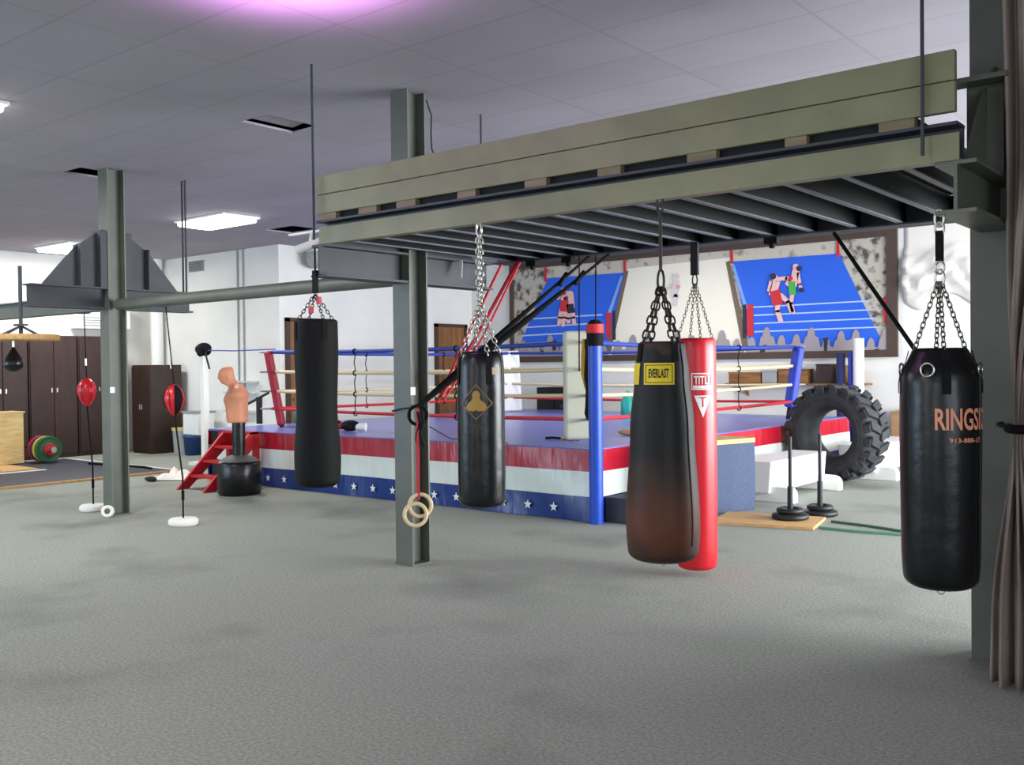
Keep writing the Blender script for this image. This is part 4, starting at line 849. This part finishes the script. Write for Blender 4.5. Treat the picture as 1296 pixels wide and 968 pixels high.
# items along the back wall
def foam(name, px, top, y, r, m, lab, cat='foam roll'):
    p = oy(px, top, y); o = MB().lathe([(.0001, 0), (r-.01, 0), (r, .01), (r, p.z-.01), (r-.01, p.z), (.0001, p.z)], (p.x, y, 0), seg=20).build(name, m, loc=(p.x, y, 0)); return tag(o, lab, cat, 'rolls leaning by the back wall')
foam('foam_roll', 1064, 447, 15.84, .07, M['navy'], 'thin dark blue roll standing at the back wall, left of the tan tube'); foam('foam_roll', 1078, 446, 15.84, .06, M['bluepad'], 'blue roll standing at the back wall in front of the tan tube')
p_ = oy(1073.5, 462, 16.02); tag(MB().lathe([(.0001, 1.266), (.1, 1.266), (.1, p_.z), (.085, p_.z), (.085, p_.z-.03), (.0001, p_.z-.03)], (p_.x, 16.1, 0), seg=20).build('cardboard_tube', mat('tan_roll', (206, 168, 104), .7), loc=(p_.x, 16.1, 1.266)), 'tan cardboard tube standing on the mural shelf between the blue and white rolls', 'tube'); foam('foam_roll', 1086.5, 428, 15.78, .085, M['white'], 'tall white roll standing at the back wall right of the tan tube')
sh = thing('wall_shelf', 'long wooden shelf on the back wall under the mural', 'shelf', (-7.15, 16.1, 1.24)); MB().box(-8.0, -5.5, 15.93, 16.23, 1.235, 1.265).build('shelf_board', M['brownw'], sh); 
for x in (-7.7, -6.0): MB().prism([(0, 0), (.25, 0), (0, -.2)], lambda u, v, d: (x+d, 16.23-u, 1.235+v), -.015, .015).build('bracket', M['brownw'], sh)
for k, (x0, x1, h, mm) in enumerate(((-7.95, -7.35, .17, 'brownw'), (-7.32, -7.05, .20, 'grey'), (-7.02, -6.5, .22, 'brownw'), (-6.35, -6.1, .30, 'lock2'))):
    t = thing('storage_box', ['low brown box at the left end of the mural shelf', 'small grey box on the mural shelf between brown boxes', 'brown box in the middle of the mural shelf', 'dark brown upright box at the right end of the mural shelf'][k], 'box', ((x0+x1)/2, 16.08, 1.265), 'boxes on the mural shelf'); MB().box(x0, x1, 15.97, 16.2, 1.266, 1.266+h).build('box_body', M[mm], t, bevel=.006); MB().box(x0-.01, x1+.01, 15.96, 16.21, 1.266+h, 1.29+h).build('box_lid', M[mm], t)
t = thing('dark_cabinet', 'dark cabinet on the floor behind the ring below the mural', 'cabinet', (-11.5, 15.85, 0)); MB().box(-11.98, -11.1, 15.6, 16.2, 0, 1.18).build('cabinet_body', M['dark'], t, bevel=.008); MB().box(-11.10, -11.0, 15.6, 16.2, 0, 1.18).build('side_panel', M['lock2'], t); MB().box(-11.95, -11.55, 15.58, 15.6, .1, 1.12).build('cabinet_door', M['dark'], t); MB().box(-11.52, -11.13, 15.58, 15.6, .1, 1.12).build('cabinet_door', M['dark'], t)
t = thing('cardboard_box', 'tan cardboard box at the back wall beyond the giant tyre', 'box', (-4.6, 15.85, 0)); MB().box(-5.0, -4.1, 15.6, 16.15, 0, .82).build('box_body', M['card'], t, bevel=.006); MB().box(-5.02, -4.08, 15.58, 16.17, .82, .84).build('box_flap', M['card'], t)

# ------------------------------------------------------------------ mural
mu = thing('wall_mural', 'wide framed boxing mural with two blue ring scenes on the back wall', 'mural', (-9.1, YM, 1.7))
def W2(px, py): p = oy(px, py, YM); return (p.x, p.z)
fy = lambda u, v, d: (u, YM-d, v)
mx0, mx1, mz0, mz1 = -13.12, -5.08, 1.69, 3.76
MB().box(mx0+.05, mx1-.05, YM-.03, YM, mz0+.05, mz1-.05).build('painted_board', M['speck'], mu)
q = MB(); q.box(mx0, mx1, YM-.07, YM, mz0, mz0+.12); q.box(mx0, mx1, YM-.07, YM, mz1-.11, mz1); q.box(mx0, mx0+.10, YM-.068, YM, mz0+.12, mz1-.11); q.box(mx1-.17, mx1, YM-.068, YM, mz0+.12, mz1-.11); q.build('mural_frame', M['mframe'], mu)
def flat(name, polys, m, d0, th=.004, parent=None):
    for P in polys: MB().prism([W2(*p) for p in P], fy, d0, d0+th).build(name, m, parent or mu)
flat('painted_stands', [[(697, 330), (1063, 295), (1064, 325), (690, 356)]], M['speckl'], .031)
flat('painted_canvas', [[(695, 352), (792, 345), (772, 440), (658, 440)]], M['mblue'], .036)
flat('painted_canvas', [[(929, 331), (1063, 321), (1121, 440), (952, 445)]], M['mblue'], .036)
flat('painted_panel', [[(796, 340), (925, 326), (946, 448), (770, 452)]], M['mwhite'], .037)
flat('painted_edge', [[(792, 344), (797, 343), (774, 448), (768, 448)], [(920, 332), (925, 330), (948, 440), (941, 440)]], mat('mural_edge', (110, 96, 78), .8), .042)
flat('painted_ropes', [[(668+i*-3, 403+i*10.5), (764+i*-1.5, 397.5+i*10.5), (764+i*-1.5, 399.3+i*10.5), (668+i*-3, 404.8+i*10.5)] for i in range(4)]+[[(955+i*.5, 388+i*10.3), (1102+i*4, 380+i*11), (1102+i*4, 381.8+i*11), (955+i*.5, 389.8+i*10.3)] for i in range(4)], M['mline'], .046)
flat('painted_ropes', [[(787, 350), (790, 349), (775, 397), (770, 398)], [(928, 336), (931, 335), (948, 390), (944, 392)]], M['mpale'], .046)
flat('painted_post', [[(769, 396), (775, 395.5), (775, 428), (769, 428)]]+[[(947, 386), (955, 385), (955, 425), (947, 425)]]+[[(1119, 378), (1126, 377), (1127, 408), (1120, 409)]]+[[(690, 336), (692.5, 335.5), (694, 357), (691, 357)], [(791, 327), (794, 326.7), (794, 345), (791, 345)], [(925.5, 313), (929, 312.5), (929.5, 334), (926, 334)], [(1060, 301), (1063.5, 300.6), (1064, 324), (1060, 326)], [(653, 402), (656, 401.5), (656, 420), (653, 420)]], M['mred'], .050)
flat('painted_post', [[(777, 394), (780.5, 393), (781, 430), (777, 430)], [(941.5, 386), (946, 385), (946, 428), (941.5, 428)]], M['mdark'], .048)
# crowd silhouettes
def crowd(x0, x1, yb, yt, n, ph):
    P = [(x0, yb)]
    for i in range(n):
        x = x0+(x1-x0)*i/n; w = (x1-x0)/n; h = yt+7*math.sin(i*2.3+ph)
        P += [(x+.1*w, h+9), (x+.2*w, h+8), (x+.28*w, h+1), (x+.42*w, h-3), (x+.58*w, h-3), (x+.7*w, h+1), (x+.76*w, h+8), (x+.96*w, h+9)]
    P.append((x1, yb)); return P
def strip(name, P, yb, m, d0):                                   # column-wise quads keep a wavy outline valid
    q = MB()
    for a, b_ in zip(P[1:-1], P[2:-1]):
        if b_[0]-a[0] > .01: q.prism([W2(a[0], yb), W2(b_[0], yb), W2(*b_), W2(*a)], fy, d0, d0+.004)
    return q.build(name, m, mu)
strip('painted_crowd', crowd(656, 775, 451, 434, 7, 0), 452, M['mlil'], .054); strip('painted_crowd', crowd(775, 944, 451, 428, 9, 1), 452, M['mlil'], .054); strip('painted_crowd', crowd(944, 1132, 451, 424, 10, 2.2), 451, M['mlil'], .054)
flat('painted_crowd_gap', [[(700, 432), (707, 430), (706, 443), (702, 444)], [(965, 438), (972, 436), (969, 449), (963, 450)], [(1044, 428), (1050, 427), (1048, 447), (1045, 447)], [(1108, 442), (1114, 441), (1115, 447), (1109, 448)]], M['mdark'], .060)
def limb(q, pts, w, mi):
    for (x0, y0), (x1, y1) in zip(pts, pts[1:]):
        d = math.hypot(x1-x0, y1-y0) or 1; nx_, ny_ = -(y1-y0)/d*w/2, (x1-x0)/d*w/2; ex, ey = (x1-x0)/d*w*.25, (y1-y0)/d*w*.25
        q.prism([W2(*p) for p in ((x0+nx_-ex, y0+ny_-ey), (x0-nx_-ex, y0-ny_-ey), (x1-nx_+ex, y1-ny_+ey), (x1+nx_+ex, y1+ny_+ey))], fy, .062, .066+.001*mi, mi)
def disc(q, x, y, r, mi):
    q.prism([W2(x+r*math.cos(a), y+r*math.sin(a)) for a in [2*PI*k/12 for k in range(12)]], fy, .062, .068+.001*mi, mi)
def fighter(segs, discs, mats_, lab):
    q = MB(); [limb(q, P, w, mi) for P, w, mi in segs]; [disc(q, *d) for d in discs]; o = q.build('painted_fighter', mats_, mu); o['label'] = lab
fighter([([(984, 358), (980, 372)], 10, 0), ([(984, 354), (997, 352), (1002, 354)], 5, 0), ([(978, 357), (975, 368)], 4.5, 0), ([(983, 371), (986, 383)], 13, 1), ([(986, 382), (986, 394), (990, 406)], 6, 0), ([(990, 374), (999, 382), (1004, 394)], 6, 0)], [(980.5, 350, 4, 2), (983, 352, 4, 0), (1002.5, 352.5, 3, 1)], [M['mskin'], M['mred'], M['mdark']], 'painted fighter in red trunks kicking')
fighter([([(1009, 344), (1006, 360)], 9, 0), ([(1012, 346), (1014, 360), (1016, 366)], 4, 0), ([(1004, 359), (1005, 371)], 9, 1), ([(1005, 371), (1003, 384), (1006, 396)], 5, 0), ([(998, 360), (1001, 356)], 5, 0)], [(1009, 338, 4, 0), (1013, 340, 3.4, 2), (1016, 367, 3, 2)], [M['mskin'], M['mgreen'], M['mdark']], 'painted fighter in green trunks')
fighter([([(716, 371), (717, 384)], 9, 0), ([(712, 374), (708, 378)], 4, 0), ([(717, 383), (716, 392)], 10, 1), ([(713, 391), (711, 402), (710, 411)], 5, 0), ([(718, 392), (717, 402), (714, 412)], 5, 0)], [(716, 368, 4, 0), (716, 371, 3, 1)], [M['mskin'], M['mred']], 'painted fighter in red trunks boxing')
fighter([([(724, 376), (725, 388)], 9, 0), ([(724, 387), (725, 394)], 9, 1), ([(723, 394), (721, 403), (722, 408)], 5, 0), ([(727, 394), (728, 402), (729, 409)], 5, 0)], [(724, 372, 4, 0), (718, 378, 2.6, 1)], [M['mskin'], M['mdark']], 'painted fighter in dark trunks boxing')
fighter([([(858, 356), (856, 374)], 8, 0), ([(853, 360), (846, 366)], 3, 0), ([(858, 374), (856, 386)], 6, 0)], [(858, 350, 4, 0), (860, 363, 3, 1)], [mat('mural_grey', (206, 196, 196), .8), mat('mural_rose', (206, 150, 150), .8)], 'pale grey painted figure in the middle panel')
# crumpled sheet right of the mural
q = MB(); n = 26; vs = []; fs = []
for i in range(n+1):
    for j in range(n+1):
        x = -4.98+1.9*i/n; z = 2.55+1.25*j/n; h = .05+.07*abs(math.sin(i*.55+j*.31)*math.cos(j*.5-i*.22))+.05*math.sin(i*.9+math.sin(j*.6)*2)**2
        vs.append((x, YM-h*math.sin(PI*min(1, max(0, j/n*1.4)))-.01, z-.12*math.sin(i*.5)*(1-j/n)))
for i in range(n):
    for j in range(n): fs.append((i*(n+1)+j, i*(n+1)+j+1, (i+1)*(n+1)+j+1, (i+1)*(n+1)+j))
o = q.add(vs, fs, 0, True).build('plastic_sheet', M['plaster'], loc=(-4.0, YM, 3.0)); o.modifiers.new('thick', 'SOLIDIFY').thickness = .006
tag(o, 'crumpled white plastic sheet on the wall right of the mural', 'sheet')

# ---------------------------------------------------------------- curtain
cu = thing('curtain', 'tall grey brown velvet curtain tied in the middle beside the large column', 'curtain', (-.7, 5.22, 0))
nz, nu = 60, 120; vs = []; fs = []
def cs(z):
    def sm(a, b_, t): t = max(0, min(1, t)); t = t*t*(3-2*t); return a+(b_-a)*t
    zt = 1.27
    if z >= zt: u = (z-zt)/1.05; l = sm(-1.09, -1.115, u); r = sm(-.98, -.15, u*.75)
    else: u = (zt-z)/.95; l = sm(-1.10, -1.185, u); r = sm(-.98, -.55, u)
    return l, r
for i in range(nz+1):
    z = .02+(3.82-.02)*i/nz
    l, r = cs(z); amp = .035+.02*min(1, abs(z-1.27))
    for j in range(nu+1):
        u = j/nu; x = l+(r-l)*u; y = 5.19+.02*math.sin(3*z)+amp*math.sin(u*2*PI*9+.4*math.sin(z*1.3))+.015*math.sin(u*2*PI*23+z)
        vs.append((x, y+.08*(1-min(1, abs(z-1.27)/.6)), z))
for i in range(nz):
    for j in range(nu): fs.append((i*(nu+1)+j, i*(nu+1)+j+1, (i+1)*(nu+1)+j+1, (i+1)*(nu+1)+j))
o = MB().add(vs, fs, 0, True).build('curtain_cloth', M['velvet'], cu); sd = o.modifiers.new('thick', 'SOLIDIFY'); sd.thickness = .012
q = MB(); q.tube([(-1.04+.085*math.cos(a), 5.27+.075*math.sin(a), 1.27) for a in [2*PI*k/24 for k in range(24)]], .022, 8, 0, True, flat=1); q.tube([(-1.12, 5.28, 1.27), (-1.22, 5.5, 1.275), (-1.22, 5.57, 1.275)], .012, 8); q.build('tie_band', M['black'], cu)
tag(MB().cyl((-1.2, 5.2, 3.80), (XR, 5.2, 3.80), .02, 10).build('curtain_rail', M['steeld'], loc=(0, 5.2, 3.8)), 'thin steel rail at the ceiling carrying the velvet curtain', 'rail')

# ----------------------------------------------------------------- lights
LS = [(-12.5, 8.55, 'bright ceiling light panel right of the gusseted column', 1), (-17.05, 8.6, 'bright ceiling light panel above the lockers', 1), (-8.92, 3.40, 'ceiling light panel at the left picture edge', 1), (-13.5, 3.35, 'ceiling light panel over the lifting platform', 1), (-8.4, 13.6, 'ceiling light panel over the back of the ring', 1), (-4.0, 8.6, 'ceiling light panel over the ring near side', .0), (-4.0, -.5, 'ceiling light panel behind the viewer', 1)]
for x, y, lab, on in LS:
    t = thing('ceiling_light', lab, 'ceiling light', (x, y, ZC), 'ceiling light panels')
    q = MB(); q.box(x-.62, x+.62, y-.32, y+.32, ZC-.03, ZC-.001); q.build('light_frame', M['white'], t, bevel=.005)
    if on:
        MB().box(x-.59, x+.59, y-.29, y+.29, ZC-.09, ZC-.03).build('diffuser', M['lamp'], t, bevel=.03)
        L = bpy.data.lights.new('panel_light', 'AREA'); L.shape = 'RECTANGLE'; L.size = 1.15; L.size_y = .55; L.energy = 80; L.color = (1, .97, .92)
        lo = bpy.data.objects.new('panel_light', L); COL.objects.link(lo); lo.location = (x, y, ZC-.10)
    else: MB().box(x-.59, x+.59, y-.29, y+.29, ZC-.05, ZC-.03).build('diffuser', M['white'], t)
pk = oz(352, -47, ZC)
t = thing('pink_lamp', 'pink glowing tube lamp on the ceiling at the top picture edge', 'lamp', pk)
MB().box(pk.x-.3, pk.x+.3, pk.y-.05, pk.y+.05, ZC-.03, ZC-.001).build('lamp_base', M['white'], t); MB().cyl((pk.x-.3, pk.y, ZC-.06), (pk.x+.3, pk.y, ZC-.06), .02, 12).build('tube', M['pink'], t)
for dx in (-.28, .28): MB().box(pk.x+dx-.02, pk.x+dx+.02, pk.y-.03, pk.y+.03, ZC-.09, ZC-.03).build('socket', M['white'], t)
L = bpy.data.lights.new('pink_glow', 'SPOT'); L.spot_size = 2.5; L.spot_blend = .6; L.energy = 150; L.color = (.88, .36, .92); L.shadow_soft_size = .03; lo = bpy.data.objects.new('pink_glow', L); COL.objects.link(lo); lo.location = (pk.x, pk.y, ZC-.55); lo.rotation_euler = (PI, 0, 0)  # upward spot with no fitting, added to spread the pink glow

wd = bpy.data.worlds.new('sky'); SC.world = wd; wd.use_nodes = True
bg = wd.node_tree.nodes['Background']; bg.inputs['Color'].default_value = (.62, .78, 1, 1); bg.inputs['Strength'].default_value = 1.5

SC.view_settings.view_transform = 'Standard'; SC.view_settings.look = 'None'; SC.view_settings.gamma = 1; SC.view_settings.exposure = 0
SC.view_settings.use_curve_mapping = False
SC.cycles.use_denoising = True
SC.cycles.max_bounces = 8; SC.cycles.diffuse_bounces = 5
